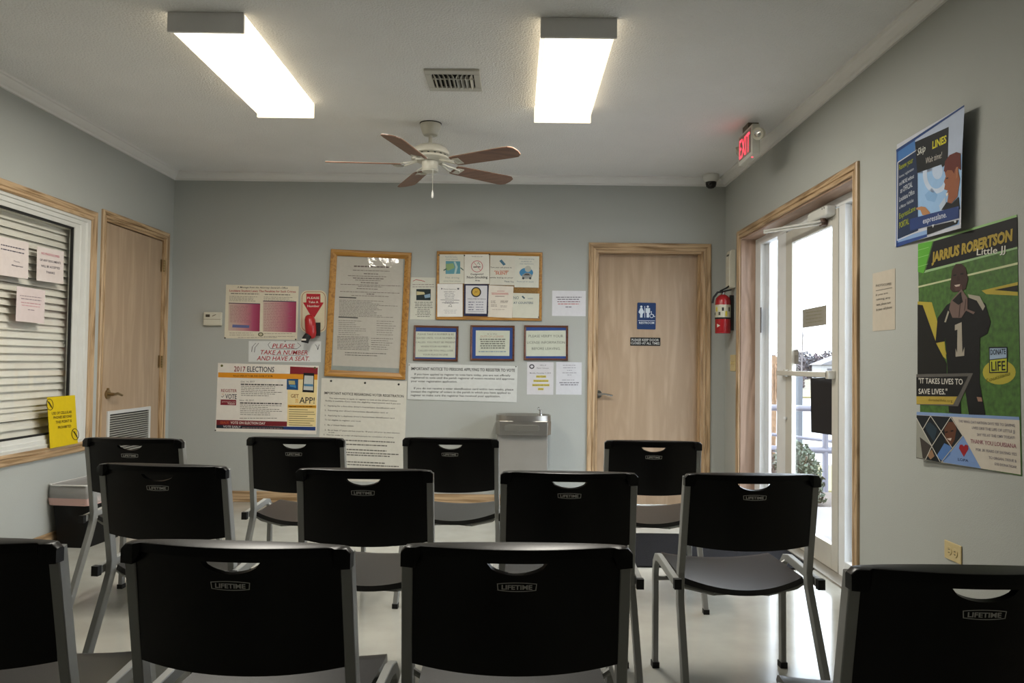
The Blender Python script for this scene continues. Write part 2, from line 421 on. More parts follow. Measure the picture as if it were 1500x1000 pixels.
# ------------------------------------------------------------------ ceiling lights
DIFF = mat('lamp_diffuser', (.8, .78, .7), .5, emit=(1, .95, .85), estr=LAMP_STRENGTH, var=0)
DIFF_S = mat('lamp_diffuser_side', (.8, .78, .7), .5, emit=(1, .83, .57), estr=.75, var=0)
DIFF_R = mat('lamp_diffuser_rim', (.8, .78, .7), .5, emit=(1, .90, .68), estr=1.6, var=0)
ENDCAP = mat('lamp_end_grey', (.84, .83, .82), .5)
def ceiling_light(x0, x1, y0, y1, label):
    r = empty('ceiling_light', ((x0 + x1) / 2, (y0 + y1) / 2, CZ), label=label, cat='light', group='fluorescent ceiling lights')
    zb = CZ - .088
    box('housing', (x0 + .03, y0 + .02, CZ - .022), (x1 - .03, y1 - .02, CZ - .002), ENDCAP, r)
    box('end_cap', (x0, y0 - .012, zb - .004), (x1, y0 + .004, CZ - .0008), ENDCAP, r, bevel=.003)
    box('end_cap', (x0, y1 - .004, zb - .004), (x1, y1 + .012, CZ - .006), DIFF_S, r, bevel=.003)
    mb = MB()
    pf = [(x0 + .006, CZ - .0005), (x0 + .008, zb + .012), (x0 + .022, zb), (x1 - .022, zb), (x1 - .008, zb + .012), (x1 - .006, CZ - .0005)]
    ya_, yb_ = y0 + .004, y1 - .004
    V = [(x, y, z) for y in (ya_, yb_) for x, z in pf]
    xi, xj, yi, yj = x0 + .045, x1 - .045, ya_ + .05, yb_ - .05
    MB().add([(xi, yi, zb), (xj, yi, zb), (xj, yj, zb), (xi, yj, zb)], [(0, 3, 2, 1)]).build('diffuser', DIFF, r, fix=False)
    MB().add([(x0 + .022, ya_, zb), (x1 - .022, ya_, zb), (x1 - .022, yb_, zb), (x0 + .022, yb_, zb), (xi, yi, zb), (xj, yi, zb), (xj, yj, zb), (xi, yj, zb)],
             [(0, 1, 5, 4), (1, 2, 6, 5), (2, 3, 7, 6), (3, 0, 4, 7)]).build('diffuser_rim', DIFF_R, r, fix=False)
    MB().add(V, [(0, 1, 7, 6), (1, 2, 8, 7), (3, 4, 10, 9), (4, 5, 11, 10)]).build('diffuser_side', DIFF_S, r, fix=False)
    local(r)
ceiling_light(.09, .435, 3.425, 4.635, 'ceiling tube light nearer the exit door wall, lit warm white')
ceiling_light(-1.587, -1.243, 3.41, 4.60, 'ceiling tube light on the office window side of the vent, lit warm white')

# ------------------------------------------------------------------ ceiling vent
v = empty('ceiling_vent', (-.36, 4.19, CZ), label='cream metal ceiling air vent with angled vanes, between the two tube lights', cat='vent')
vx0, vx1, vy0, vy1 = -.512, -.214, 4.035, 4.345
VM = mat('vent_cream', (.52, .51, .46), .45)
ft = .055
for a, b in (((vx0, vy0), (vx1, vy0 + ft)), ((vx0, vy1 - ft), (vx1, vy1)), ((vx0, vy0 + ft), (vx0 + .035, vy1 - ft)), ((vx1 - .035, vy0 + ft), (vx1, vy1 - ft))):
    box('frame', (a[0], a[1], CZ - .012), (b[0], b[1], CZ - .0005), VM, v, bevel=.003)
box('vent_shade_sheet', (vx0 + .03, vy0 + .05, CZ - .0025), (vx1 - .03, vy1 - .05, CZ - .001), DARK, v)  # shade behind the vanes, painted as a thin near-black sheet
for k in range(9):
    x = vx0 + .05 + k * (vx1 - vx0 - .10) / 8
    MB().obox(Matrix.Translation((x, (vy0 + vy1) / 2, CZ - .014)) @ Matrix.Rotation(math.radians(-35 if k < 5 else 30), 4, 'Y'), .003, vy1 - vy0 - 2 * ft - .004, .026).build('vane', VM, v)
box('damper_bar', (vx0 + .036, vy0 + ft + .03, CZ - .026), (vx1 - .036, vy0 + ft + .036, CZ - .02), VM, v)
local(v)

# ------------------------------------------------------------------ ceiling fan
FXc, FYc = -.579, 4.98
fan = empty('ceiling_fan', (FXc, FYc, CZ), label='white five-bladed ceiling fan with brown blade undersides', cat='fan')
FANW = mat('fan_white', (.60, .585, .51), .35)
BLADE = wood('fan_blade_brown', '#6a4a3a', '#7d5a47', 0, .8)
f_ = lambda prof, name, m=FANW, n=28: MB().lathe(prof, (FXc, FYc, 0), n).build(name, m, fan, smooth=True)
f_([(.068, CZ - .004), (.07, CZ - .008), (.066, CZ - .03), (.05, CZ - .072), (.045, CZ - .078), (.0, CZ - .08)], 'canopy')
f_([(.072, CZ - .0005), (.072, CZ - .005)], 'canopy_ring', RUBBER)
f_([(.013, CZ - .07), (.013, 2.585)], 'downrod', n=12)
f_([(.0, 2.602), (.03, 2.60), (.075, 2.588), (.112, 2.566), (.124, 2.545), (.122, 2.53), (.10, 2.52), (.0, 2.52)], 'motor_housing')
f_([(.10, 2.522), (.118, 2.515), (.124, 2.500), (.10, 2.488), (.04, 2.485)], 'flywheel_ring')
for k in range(16):
    a = 2 * math.pi * k / 16
    MB().obox(Matrix.Translation((FXc + .10 * math.cos(a), FYc + .10 * math.sin(a), 2.521)) @ Matrix.Rotation(a, 4, 'Z'), .022, .012, .006).build('vent_slot', RUBBER, fan)
f_([(.052, 2.49), (.054, 2.478), (.050, 2.44), (.056, 2.430), (.05, 2.418), (.0, 2.414)], 'switch_housing')
for k in range(5):
    a = math.radians(112 + 72 * k)
    M = Matrix.Translation((FXc, FYc, 2.475)) @ Matrix.Rotation(a, 4, 'Z')
    P = M @ Matrix.Translation((.19, 0, -.012)) @ Matrix.Rotation(math.radians(-13), 4, 'X')
    out = [(0, -.052), (.03, -.058), (.40, -.068), (.45, -.066), (.478, -.045), (.486, 0), (.478, .045), (.45, .066), (.40, .068), (.03, .058), (0, .052)]
    bd = MB().prism(out, -.003, .003, P).build('blade', BLADE, fan)
    mb = MB()
    for sgn in (-1, 1):
        mb.tube([M @ Vector((.085, .012 * sgn, .01)), M @ Vector((.13, .02 * sgn, -.004)), M @ Vector((.17, .038 * sgn, -.014)), M @ Vector((.215, .03 * sgn, -.02)), M @ Vector((.235, 0, -.02))], .006, 6)
    mb.obox(P @ Matrix.Translation((.035, 0, -.005)), .05, .07, .004)
    mb.build('blade_bracket', FANW, bd, smooth=True)
    MB().prism([(q[0], q[1]) for q in out], .0031, .0045, P).build('blade_top', FANW, bd)
px = on(1, FYc - .04, 634, 250)
MB().tube([(px.x, FYc - .04, 2.425), (px.x, FYc - .04, 2.285)], .0016, 6).build('pull_chain', FANW, fan)
MB().lathe([(.002, 2.288), (.006, 2.27), (.008, 2.25), (.005, 2.238), (0, 2.236)], (px.x, FYc - .04, 0), 10).build('pull_knob', mat('knob_white', (.75, .75, .72), .4), fan, smooth=True)
local(fan)
for o in fan.children:
    for ch in o.children: ch.matrix_parent_inverse = Matrix()

# ------------------------------------------------------------------ flat print on sheets
_tc = {}
def text_mesh(s, bold, shear):
    key = (s, bold, shear)
    if key in _tc: return _tc[key]
    cu = bpy.data.curves.new('t', 'FONT'); cu.body = s; cu.size = 1; cu.resolution_u = 2; cu.offset = bold; cu.shear = shear
    ob = bpy.data.objects.new('t', cu); COL.objects.link(ob)
    dg = C.evaluated_depsgraph_get()
    me = bpy.data.meshes.new_from_object(ob.evaluated_get(dg))
    vs_ = [(v.co.x, v.co.y) for v in me.vertices]; fs = [tuple(p.vertices) for p in me.polygons]
    bpy.data.objects.remove(ob); bpy.data.curves.remove(cu); bpy.data.meshes.remove(me)
    x0 = min(v[0] for v in vs_); x1 = max(v[0] for v in vs_)
    r = ([((x - x0) / (x1 - x0), y / .73) for x, y in vs_], fs, (x1 - x0) / .73)
    _tc[key] = r
    return r
WALLS = {'back': (1, YB, Vector((1, 0, 0)), Vector((0, -1, 0))), 'left': (0, LW, Vector((0, 1, 0)), Vector((1, 0, 0))), 'right': (0, RW, Vector((0, -1, 0)), Vector((-1, 0, 0)))}
class Sheet:
    """A flat printed thing on a wall, measured by its corner pixels; the print is given in photograph pixels and lands on the same plane."""
    def __init__(s, name, label, cat, px, wall, col='#d8d4c8', thick=.0015, gap=.0008, plane=None, group=None, m=None, lean=0, turn=0, radius=0):
        ax, val, U_, N = WALLS[wall]
        if plane is not None: val = plane
        s.ax, s.val = ax, val
        q = [on(ax, val, *p) for p in px]
        top, bot = q[1] - q[0], q[2] - q[3]
        s.w = (top.length + bot.length) / 2; s.h = ((q[0] - q[3]).length + (q[1] - q[2]).length) / 2
        d = top + bot; tilt = math.atan2(d.z, d.dot(U_))
        c = sum(q, Vector()) / 4
        Z = Vector((0, 0, 1))
        u = U_ * math.cos(tilt) + Z * math.sin(tilt); v = Z * math.cos(tilt) - U_ * math.sin(tilt)
        s.M = Matrix((u, v, N)).transposed().to_4x4(); s.M.translation = c
        s.inv = s.M.inverted()
        s.t = thick; s.layers = {}; s.dots = []; s.words = []
        a, b = s.w / 2, s.h / 2
        if radius:
            poly = [(sx * (a - radius) + radius * math.cos(t), sy * (b - radius) + radius * math.sin(t)) for sx, sy, t0 in ((1, 1, 0), (-1, 1, 90), (-1, -1, 180), (1, -1, 270)) for t in [math.radians(t0 + 15 * k) for k in range(7)]]
        else: poly = [(-a, -b), (a, -b), (a, b), (-a, b)]
        s.o = MB().prism(poly, gap, thick).build(name, m or ink(col))
        s.o.matrix_world = s.M @ Matrix.Rotation(lean, 4, 'X') @ Matrix.Translation((-turn[0] * a, 0, 0)) @ Matrix.Rotation(turn[1], 4, 'Y') @ Matrix.Translation((turn[0] * a, 0, 0)) if turn else s.M @ Matrix.Rotation(lean, 4, 'X')
        tag(s.o, label, cat, group)
    def L(s, x, y):
        p = s.inv @ on(s.ax, s.val, x, y); return (p.x, p.y)
    def layer(s, col, k, name): return s.layers.setdefault((col, k, name), MB())
    def poly(s, pts, col, k=1, name='picture'):
        q = [s.L(*p) for p in pts]; z = s.t + .0004 * k
        ar = sum(q[i][0] * q[(i + 1) % len(q)][1] - q[(i + 1) % len(q)][0] * q[i][1] for i in range(len(q)))
        if ar < 0: q.reverse()
        s.layer(col, k, name).add([(x, y, z) for x, y in q], [tuple(range(len(q)))])
    def rect(s, x0, y0, x1, y1, col, k=1, name='print_block'):
        s.poly([(x0, y0), (x1, y0), (x1, y1), (x0, y1)], col, k, name)
    def all(s, col, k=1, e=0, name='print_block'):
        a, b, z = s.w / 2 - e, s.h / 2 - e, s.t + .0004 * k
        s.layer(col, k, name).add([(-a, -b, z), (a, -b, z), (a, b, z), (-a, b, z)], [(0, 1, 2, 3)])
    def oval(s, cx, cy, rx, ry, col, k=2, name='picture', n=24):
        s.poly([(cx + rx * math.cos(2 * math.pi * i / n), cy + ry * math.sin(2 * math.pi * i / n)) for i in range(n)], col, k, name)
    def ring(s, cx, cy, rx, ry, wd, col, k=2, n=28):
        z = s.t + .0004 * k; A = []
        for i in range(n):
            t = 2 * math.pi * i / n
            A.append(s.L(cx + rx * math.cos(t), cy + ry * math.sin(t))); A.append(s.L(cx + (rx - wd) * math.cos(t), cy + (ry - wd) * math.sin(t)))
        s.layer(col, k, 'print_mark').add([(x, y, z) for x, y in A], [(2 * i, 2 * ((i + 1) % n), 2 * ((i + 1) % n) + 1, 2 * i + 1) for i in range(n)])
    def line(s, p, q, wd, col, k=2, name='print_mark'):
        """A stroke from p to q, wd pixels thick (vertically or horizontally by its direction)."""
        if abs(q[0] - p[0]) >= abs(q[1] - p[1]): e = (0, wd / 2)
        else: e = (wd / 2, 0)
        s.poly([(p[0] - e[0], p[1] - e[1]), (q[0] - e[0], q[1] - e[1]), (q[0] + e[0], q[1] + e[1]), (p[0] + e[0], p[1] + e[1])], col, k, name)
    def path(s, pts, wd, col, k=2, name='print_mark'):
        for a, b in zip(pts, pts[1:]): s.line(a, b, wd, col, k, name)
    def text(s, st, p, q, h, col, k=2, bold=0, shear=0):
        """Text from baseline point p to baseline point q, capitals h pixels tall."""
        vs_, fs, asp = text_mesh(st, bold, shear)
        P, Q = Vector(s.L(*p)), Vector(s.L(*q)); T = Vector(s.L(p[0], p[1] - h)); hh = (T - P).length
        d = (Q - P); nrm = Vector((-d.y, d.x)).normalized(); z = s.t + .0004 * k
        s.words.append((MB().add([(*(P + d * x + nrm * (y * hh)), z) for x, y in vs_], fs), col))
    def para(s, x0, y0, x1, y1, n, wd, col, k=2, seed=0, slope=0, words=True, ragged=.25, center=False):
        """n lines of small print too small to read: word-long strokes."""
        rnd = random.Random(seed + n)
        for i in range(n):
            y = y0 + (y1 - y0) * (i / max(n - 1, 1)); W = (x1 - x0) * (1 - ragged * rnd.random()); a = x0 + ((x1 - x0 - W) / 2 if center else 0); e = a + W
            if not words: s.line((a, y + slope * (a - x0)), (e, y + slope * (e - x0)), wd, col, k, 'fine_print'); continue
            x = a
            while x < e - .5:
                g = min(rnd.uniform(1.5, 6), e - x)
                s.line((x, y + slope * (x - x0)), (x + g, y + slope * (x + g - x0)), wd, col, k, 'fine_print'); x += g + .8
    def pin(s, x, y, r=.006, col='#3a3a36'):
        p = s.L(x, y)
        s.dots.append(MB().lathe([(r, s.t + .0002), (r, s.t + .003), (r * .5, s.t + .005), (0, s.t + .0055)], (p[0], p[1], 0), 10).build('pin', ink(col), s.o))
    def frame(s, wd, dep, m, mx, name='frame'):
        a, b = s.w / 2, s.h / 2
        i_ = [(-a + wd, -b + wd), (-a + wd, b - wd), (a - wd, b - wd), (a - wd, -b + wd)]; o_ = [(-a, -b), (-a, b), (a, b), (a, -b)]
        pr = [(0, 0), (0, dep * .6), (.25, dep * .75), (.6, dep), (.9, dep), (1, dep * .85), (1, 0)]
        casing(lambda x, y, h: (x, y, h), i_, o_, s.o, (m, mx), closed=True, name=name, prof=pr)
    def done(s):
        for (col, k, name), mb in s.layers.items():
            o = mb.build(name, col if not isinstance(col, str) else ink(col), s.o, fix=False)
            if name == 'fine_print': o['kind'] = 'stuff'
        for mb, col in s.words: mb.build('lettering', ink(col), s.o, fix=False)
        return s.o
def crop(x0, y0, kx): return lambda x, y: (x0 + x * kx, y0 + y * kx)

PAPER = '#d9d5ca'; INK = '#3d3c3a'; RED = '#a02a34'; NAVY = '#1f2f57'

# --- left part of the back wall
th = empty('thermostat', on(1, YB, 313, 466), label='small cream thermostat box beside the pink table poster', cat='thermostat')
a, b = on(1, YB, 300, 457), on(1, YB, 326, 477)
box('body', (a.x, YB - .03, b.z), (b.x, YB - .001, a.z), CREAM, th, bevel=.006)
box('scale_window', (a.x + .02, YB - .0315, a.z - .042), (a.x + .055, YB - .029, a.z - .02), ink('#4a4438'), th)
MB().tube([(a.x + .075, YB - .031, a.z - .035), (a.x + .105, YB - .031, a.z - .02)], .0025, 6).build('lever', ink('#5a5040'), th)
box('split_line', (a.x + .004, YB - .031, a.z - .062), (b.x - .004, YB - .0295, a.z - .058), ink('#8f8a78'), th)
local(th)

q = crop(290, 380, .14)
s = Sheet('poster', 'cream poster of two pink shaded tables under a red heading, beside the thermostat', 'poster', [(331, 417), (438, 419), (435, 498), (329, 495)], 'back', '#cfc8b4')
s.text("A Message from the Attorney General's Office", q(410, 298), q(940, 306), 2.6, INK, shear=.25, bold=0.009)
s.text('Louisiana Student Laws: The Penalties for Such Crimes', q(330, 335), q(1025, 347), 3.2, RED, bold=0.015)
s.para(*q(345, 355), *q(640, 368), 1, 1.0, INK, slope=.02, ragged=0); s.para(*q(700, 365), *q(965, 376), 1, 1.0, INK, slope=.02, ragged=0)
s.para(*q(330, 385), *q(645, 430), 4, .8, '#8d867a', seed=3, slope=.02); s.para(*q(688, 392), *q(1025, 425), 3, .8, '#8d867a', seed=4, slope=.02)
def pink():
    m = bpy.data.materials.new('pink_fade_print'); m.use_nodes = True; nt = m.node_tree; p = nt.nodes['Principled BSDF']; p.inputs['Roughness'].default_value = .6
    tc = nt.nodes.new('ShaderNodeTexCoord'); sx = nt.nodes.new('ShaderNodeSeparateXYZ'); r = nt.nodes.new('ShaderNodeValToRGB')
    nt.links.new(tc.outputs['Generated'], sx.inputs[0]); nt.links.new(sx.outputs['X'], r.inputs['Fac']); nt.links.new(r.outputs['Color'], p.inputs['Base Color'])
    e = r.color_ramp.elements; e[0].position = .0; e[0].color = (*lin('#c9b8a8'), 1); e[1].position = 1; e[1].color = (*lin('#93284f'), 1)
    k = e.new(.5); k.color = (*lin('#c08a8c'), 1); k = e.new(.8); k.color = (*lin('#a84668'), 1)
    return m
PINK = pink()
s.layers[(PINK, 1, 'print_block')] = MB(); s.poly([q(322, 452), q(652, 462), q(645, 752), q(318, 742)], PINK, 1, 'print_block')
PINK2 = PINK.copy(); PINK2.name = 'pink_fade_print_wide'
s.poly([q(682, 432), q(1030, 440), q(1024, 762), q(678, 755)], PINK2, 1, 'print_block')
s.line(q(322, 456), q(650, 464), 1.2, '#4a3550'); s.line(q(682, 435), q(1028, 442), 1.2, '#4a3550')
s.para(*q(335, 485), *q(560, 650), 12, .7, '#94666c', seed=5, slope=.02); s.para(*q(690, 460), *q(990, 740), 18, .7, '#96606c', seed=6, slope=.02)
s.poly([q(362, 680), q(540, 688), q(535, 716), q(360, 710)], '#5f6590', 2, 'print_block')
s.para(*q(330, 768), *q(610, 790), 2, .7, '#8d867a', seed=8); s.para(*q(690, 775), *q(1020, 805), 2, .7, '#8d867a', seed=9); s.para(*q(420, 815), *q(900, 830), 1, .7, '#8d867a', seed=9)
s.oval(*q(657, 783), 4, 3, '#5a5a44', 2); s.oval(*q(657, 783), 2.4, 1.8, '#b4ad92', 3)
s.pin(*q(284, 820)); s.pin(*q(1024, 836)); s.done()

q = crop(440, 410, .1)
s = Sheet('number_sign', 'cream round-cornered sign with a red arrow above the red ticket dispenser', 'sign', [(440.5, 425.5), (479.5, 425), (477.5, 487), (440, 486.5)], 'back', '#c9c0a4', thick=.004, radius=.055)
for ang in (0,):
    a_, b_ = s.w / 2 - .010, s.h / 2 - .010; rr = .048; n = 7; P0 = []; P1 = []
    for sx, sy, t0 in ((1, 1, 0), (-1, 1, 90), (-1, -1, 180), (1, -1, 270)):
        for k in range(n):
            t = math.radians(t0 + 15 * k)
            P0.append((sx * (a_ - rr) + rr * math.cos(t), sy * (b_ - rr) + rr * math.sin(t), s.t + .0004))
            P1.append((sx * (a_ - rr) + (rr - .004) * math.cos(t), sy * (b_ - rr) + (rr - .004) * math.sin(t), s.t + .0004))
    N_ = len(P0); s.layer('#8c3a34', 1, 'border').add(P0 + P1, [(i, (i + 1) % N_, N_ + (i + 1) % N_, N_ + i) for i in range(N_)])
s.poly([q(90, 200), q(295, 203), q(296, 328), q(345, 330), q(188, 580), q(40, 330), q(88, 328)], '#a3222c', 1)
s.text('PLEASE', q(102, 278), q(278, 278), 3.2, '#d9cfc0', bold=0.015)
s.text('Take A', q(120, 338), q(265, 338), 3.2, '#d9cfc0', bold=0.015)
s.text('Number', q(104, 396), q(280, 396), 3.2, '#d9cfc0', bold=0.015)
s.done()
# red ticket dispenser
c0 = on(1, YB - .06, 455, 478)
tk = empty('ticket_dispenser', (c0.x, YB, c0.z), label='red plastic ticket dispenser with black mouth, hung over the arrow sign', cat='dispenser')
RP = mat('red_plastic', (.42, .018, .02), .3)
DR = [(.098, .004, .004), (.095, .018, .018), (.083, .034, .033), (.055, .043, .044), (.0, .045, .048), (-.05, .044, .047), (-.082, .036, .038), (-.098, .02, .022), (-.102, .004, .004)]
MB().rings([[(c0.x - .002 - .10 * z + rx * math.cos(2 * math.pi * k / 20), YB - .056 + ry * math.sin(2 * math.pi * k / 20), c0.z + z) for k in range(20)] for z, rx, ry in DR]).build('shell', RP, tk, smooth='all')
box('back_plate', (c0.x + .030, YB - .028, c0.z - .075), (c0.x + .068, YB - .006, c0.z + .035), RUBBER, tk)
mb = MB(); mb.tube([(c0.x - .012, YB - .085, c0.z - .075), (c0.x - .028, YB - .10, c0.z - .105), (c0.x - .034, YB - .10, c0.z - .135)], .03, 14, ref=Vector((1, 0, 0))); mb.build('mouth', RUBBER, tk, smooth=True)
box('paper_ticket', (c0.x - .052, YB - .134, c0.z - .118), (c0.x - .016, YB - .131, c0.z - .104), ink('#cfc8bc'), tk)
local(tk)

q = crop(300, 490, .15)
s = Sheet('paper_sign', 'white landscape sign in red slanted capitals with pen marks, above the elections poster', 'sign', [(364.5, 499.5), (470.5, 499.5), (470, 530.5), (364, 529.5)], 'back', '#c9cbc9')
s.text('PLEASE', q(658, 130), q(882, 132), 6.6, RED, bold=0.009, shear=.22)
s.text('TAKE A NUMBER', q(545, 192), q(1005, 196), 6.6, RED, bold=0.009, shear=.22)
s.text('AND HAVE A SEAT.', q(507, 250), q(1022, 256), 6.6, RED, bold=0.009, shear=.22)
s.path([q(640, 72), q(618, 98), q(640, 134), q(700, 140), q(900, 138), q(940, 108), q(905, 78)], .7, '#4a4a4e', name='print_mark')
s.path([q(498, 82), q(465, 120), q(458, 168)], .8, '#3f3f44', name='print_mark'); s.path([q(528, 82), q(492, 125), q(485, 172)], .8, '#3f3f44', name='print_mark')
s.path([q(1078, 95), q(1095, 112), q(1104, 148), q(1118, 96)], .8, '#3f3f44', name='print_mark')
s.line(q(660, 198), q(1000, 206), .5, '#5a4a58', name='print_mark'); s.pin(*q(785, 66), r=.004); s.done()

s = Sheet('poster', 'elections poster with orange stripe, phone picture and dark red bottom band', 'poster', [(319, 531), (467, 536), (463.5, 635.5), (316, 632)], 'back', '#d6d1c8')
s.poly([q(132, 368), q(1102, 388), q(1100, 442), q(130, 416)], '#d08a22', 1, 'print_block')
s.poly([q(834, 310), q(1105, 322), q(1103, 390), q(832, 384)], '#7a1f28', 1, 'print_block')
s.poly([q(812, 430), q(1100, 440), q(1084, 898), q(804, 890)], '#dcc893', 1, 'print_block')
s.poly([q(812, 684), q(1090, 690), q(1089, 717), q(811, 711)], '#d0962c', 2, 'print_block')
s.poly([q(115, 830), q(804, 848), q(802, 895), q(113, 882)], '#6e1f26', 1, 'print_block')
s.poly([q(113, 880), q(770, 896), q(768, 926), q(112, 912)], '#1e2430', 1, 'print_block')
s.poly([q(770, 896), q(1082, 900), q(1080, 936), q(768, 926)], '#22376a', 1, 'print_block')
s.text('2017', q(285, 358), q(396, 362), 8.0, '#7d2a30', bold=0.012); s.text('ELECTIONS', q(414, 360), q(678, 366), 8.0, '#262a38', bold=0.012)
s.text('POLLS OPEN AT 7 A.M. AND CLOSE AT 8 P.M.', q(280, 410), q(665, 412), 2.6, '#5a3a14', bold=0.015)
s.text('Oct. 14, 2017', q(352, 466), q(488, 466), 2.4, '#4a4846'); s.para(*q(352, 484), *q(765, 494), 1, 1.7, '#3a3836', ragged=0, slope=.02)
s.para(*q(355, 502), *q(780, 592), 6, .9, '#77736c', seed=11, slope=.02, ragged=.4)
s.text('Nov. 18, 2017', q(342, 648), q(480, 648), 2.4, '#4a4846'); s.para(*q(344, 666), *q(752, 676), 1, 1.7, '#3a3836', ragged=0, slope=.02)
s.para(*q(346, 686), *q(780, 778), 6, .9, '#77736c', seed=12, slope=.02, ragged=.4); s.para(*q(340, 815), *q(705, 822), 1, .9, '#77736c', ragged=0)
s.text('REGISTER', q(160, 560), q(314, 562), 4.6, '#8c2f34', bold=0.009); s.text('VOTE', q(200, 624), q(312, 628), 7.2, '#2a2e3c', bold=0.012); s.text('TO', q(166, 590), q(190, 590), 2.4, '#c08840')
s.path([q(162, 600), q(172, 612), q(190, 592)], .9, '#2a2e3c')
s.poly([q(156, 632), q(308, 636), q(306, 690), q(153, 686)], '#7a2230', 1, 'print_block')
s.text('geauxvote.com', q(168, 658), q(300, 660), 2.0, '#c9b8b0'); s.text('TODAY', q(222, 682), q(298, 684), 3, '#d8c8c0', bold=0.015)
s.text('GEAUX', q(150, 868), q(236, 870), 3.8, '#b0522a', bold=0.015); s.text('VOTE ON ELECTION DAY', q(252, 870), q(592, 878), 3.8, '#d8ccc4', bold=0.015)
s.text('VOTE EARLY', q(180, 906), q(352, 911), 3.2, '#c8c4c4', bold=0.015); s.para(*q(365, 908), *q(760, 918), 1, 2.0, '#6c5a5c', ragged=0, slope=.02)
s.poly([q(802, 432), q(914, 432), q(912, 540), q(800, 536)], '#1f4a78', 2); s.poly([q(818, 448), q(880, 450), q(884, 488), q(822, 486)], '#a8a070', 3); s.poly([q(830, 492), q(888, 492), q(892, 520), q(866, 512), q(832, 506)], '#3f7fae', 3)
s.poly([q(965, 372), q(1070, 376), q(1066, 566), q(954, 560)], '#16181c', 2); s.poly([q(974, 398), q(1062, 402), q(1058, 544), q(964, 538)], '#b8bcb8', 3); s.poly([q(970, 480), q(1058, 484), q(1058, 506), q(970, 502)], '#4a7a9a', 4)
s.text('GET', q(840, 614), q(918, 616), 5.4, '#7a4a24', bold=0.009); s.text('APP!', q(924, 668), q(1072, 672), 9.5, '#2a2c34', bold=0.009); s.para(*q(885, 632), *q(915, 662), 3, .9, '#c88a2a', ragged=0)
s.para(*q(822, 702), *q(1082, 706), 1, 1.4, '#7a5a20', ragged=0); s.para(*q(822, 730), *q(1080, 880), 8, .9, '#6e6444', seed=14, slope=.02, words=False, ragged=.3)
s.pin(*q(168, 303), r=.010, col='#6b6a3c'); s.pin(*q(1076, 325), r=.010, col='#5a4a28'); s.pin(*q(105, 934), r=.006); s.done()

q = crop(470, 355, .21)
s = Sheet('framed_notice', 'tall honey-oak framed notice under crinkled plastic, hanging tilted', 'notice', [(484, 364.5), (600.5, 371), (596.5, 555.5), (477, 551)], 'back', '#8d9490', thick=.006)
s.frame(.053, .022, HONEY, HONEYX)
s.poly([q(108, 97), q(578, 115), q(552, 878), q(82, 858)], '#b4b0a6', 1, 'paper_sheet')
for x0, x1, y, wd in ((232, 480, 166, 2.4), (225, 480, 194, 1), (300, 400, 218, 1.4), (190, 460, 232, 1), (225, 440, 248, 1.5), (240, 420, 262, 1), (280, 400, 280, 1.5), (138, 560, 292, 1), (260, 430, 306, 1), (250, 400, 322, 1.2), (135, 550, 342, 1), (320, 375, 360, 1.6), (215, 475, 370, 1)):
    s.para(*q(x0, y), *q(x1, y + 8), 1, wd * .8, '#6b5f5c', seed=x0, slope=.03, ragged=0)
s.line(q(128, 382), q(248, 387), 1.6, INK); s.para(*q(128, 402), *q(560, 512), 12, .8, '#77726c', seed=21, slope=.03, ragged=.5)
s.line(q(124, 520), q(260, 526), 1.6, INK); s.para(*q(124, 544), *q(350, 640), 8, .8, '#77726c', seed=22, slope=.03, ragged=.5); s.para(*q(390, 548), *q(530, 642), 7, .8, '#77726c', seed=23, slope=.03)
s.para(*q(115, 655), *q(350, 742), 9, .9, '#6f6a64', seed=24, slope=.03, ragged=.1); s.para(*q(352, 668), *q(505, 742), 6, .9, '#6f6a64', seed=25, slope=.03, ragged=.3); s.para(*q(170, 768), *q(470, 784), 2, .9, INK, seed=26, slope=.03)
s.done()
pl = MB(); n = 14
for i in range(n + 1):
    for j in range(n + 1):
        x, y = (-.5 + i / n) * (s.w - .108), (-.5 + j / n) * (s.h - .108)
        e = min(i, n - i, j, n - j) > 0
        pl.v.append((x, y, .0105 + (random.uniform(0, .008) if e else 0)))
pl.f = [(i * (n + 1) + j, (i + 1) * (n + 1) + j, (i + 1) * (n + 1) + j + 1, i * (n + 1) + j + 1) for i in range(n) for j in range(n)]
pl.build('plastic_cover', glassy('crinkled_plastic', rough=.05, ior=1.5, bump=.25, bscale=9), s.o, smooth='all')

q = crop(460, 530, .17)
s = Sheet('poster', 'tall white voter registration notice pinned below the oak framed notice', 'poster', [(472, 553.5), (597, 557.5), (590.5, 707), (464.5, 703)], 'back', '#c6c3b8')
s.text('IMPORTANT NOTICE REGARDING VOTER REGISTRATION', q(88, 276), q(772, 306), 3.8, INK, bold=0.012)
for i, (x0, x1, y, t) in enumerate(((130, 715, 308, "The opportunity to apply to register to vote at this driver's license"), (98, 745, 330, 'facility is available if you meet the eligibility requirements and if you are'), (92, 695, 372, "1.  Applying for a first-time driver's license/state identification card"), (92, 640, 412, "2.  Renewing your driver's license/state identification card, or"),
                                 (92, 692, 456, "3.  Applying for a duplicate driver's license/state identification card"), (92, 405, 494, 'To be eligible to register, you must:'), (92, 340, 538, '1.  Be a United States citizen'), (92, 738, 582, '2.  Be at least 17 years old but must be 18 years old prior to next election'), (125, 175, 602, 'to vote'), (82, 688, 622, '3.  Not be under an order of imprisonment for conviction of a felony'))):
    s.text(t, q(x0, y + 8), q(x1, y + 8 + (x1 - x0) * .042), 2.0, '#45433f', bold=0.009)
for i, (x1, y) in enumerate(((700, 666), (630, 700), (625, 744), (730, 770), (655, 790), (610, 850), (730, 874), (600, 915), (700, 950))):
    s.para(*q(90, y), *q(x1, y + 4), 1, 1.5, '#5f5c56', seed=30 + i, slope=.042, ragged=0)
for x, y in ((148, 163), (440, 180), (730, 193)): s.pin(*q(x, y), r=.009, col='#33322e')
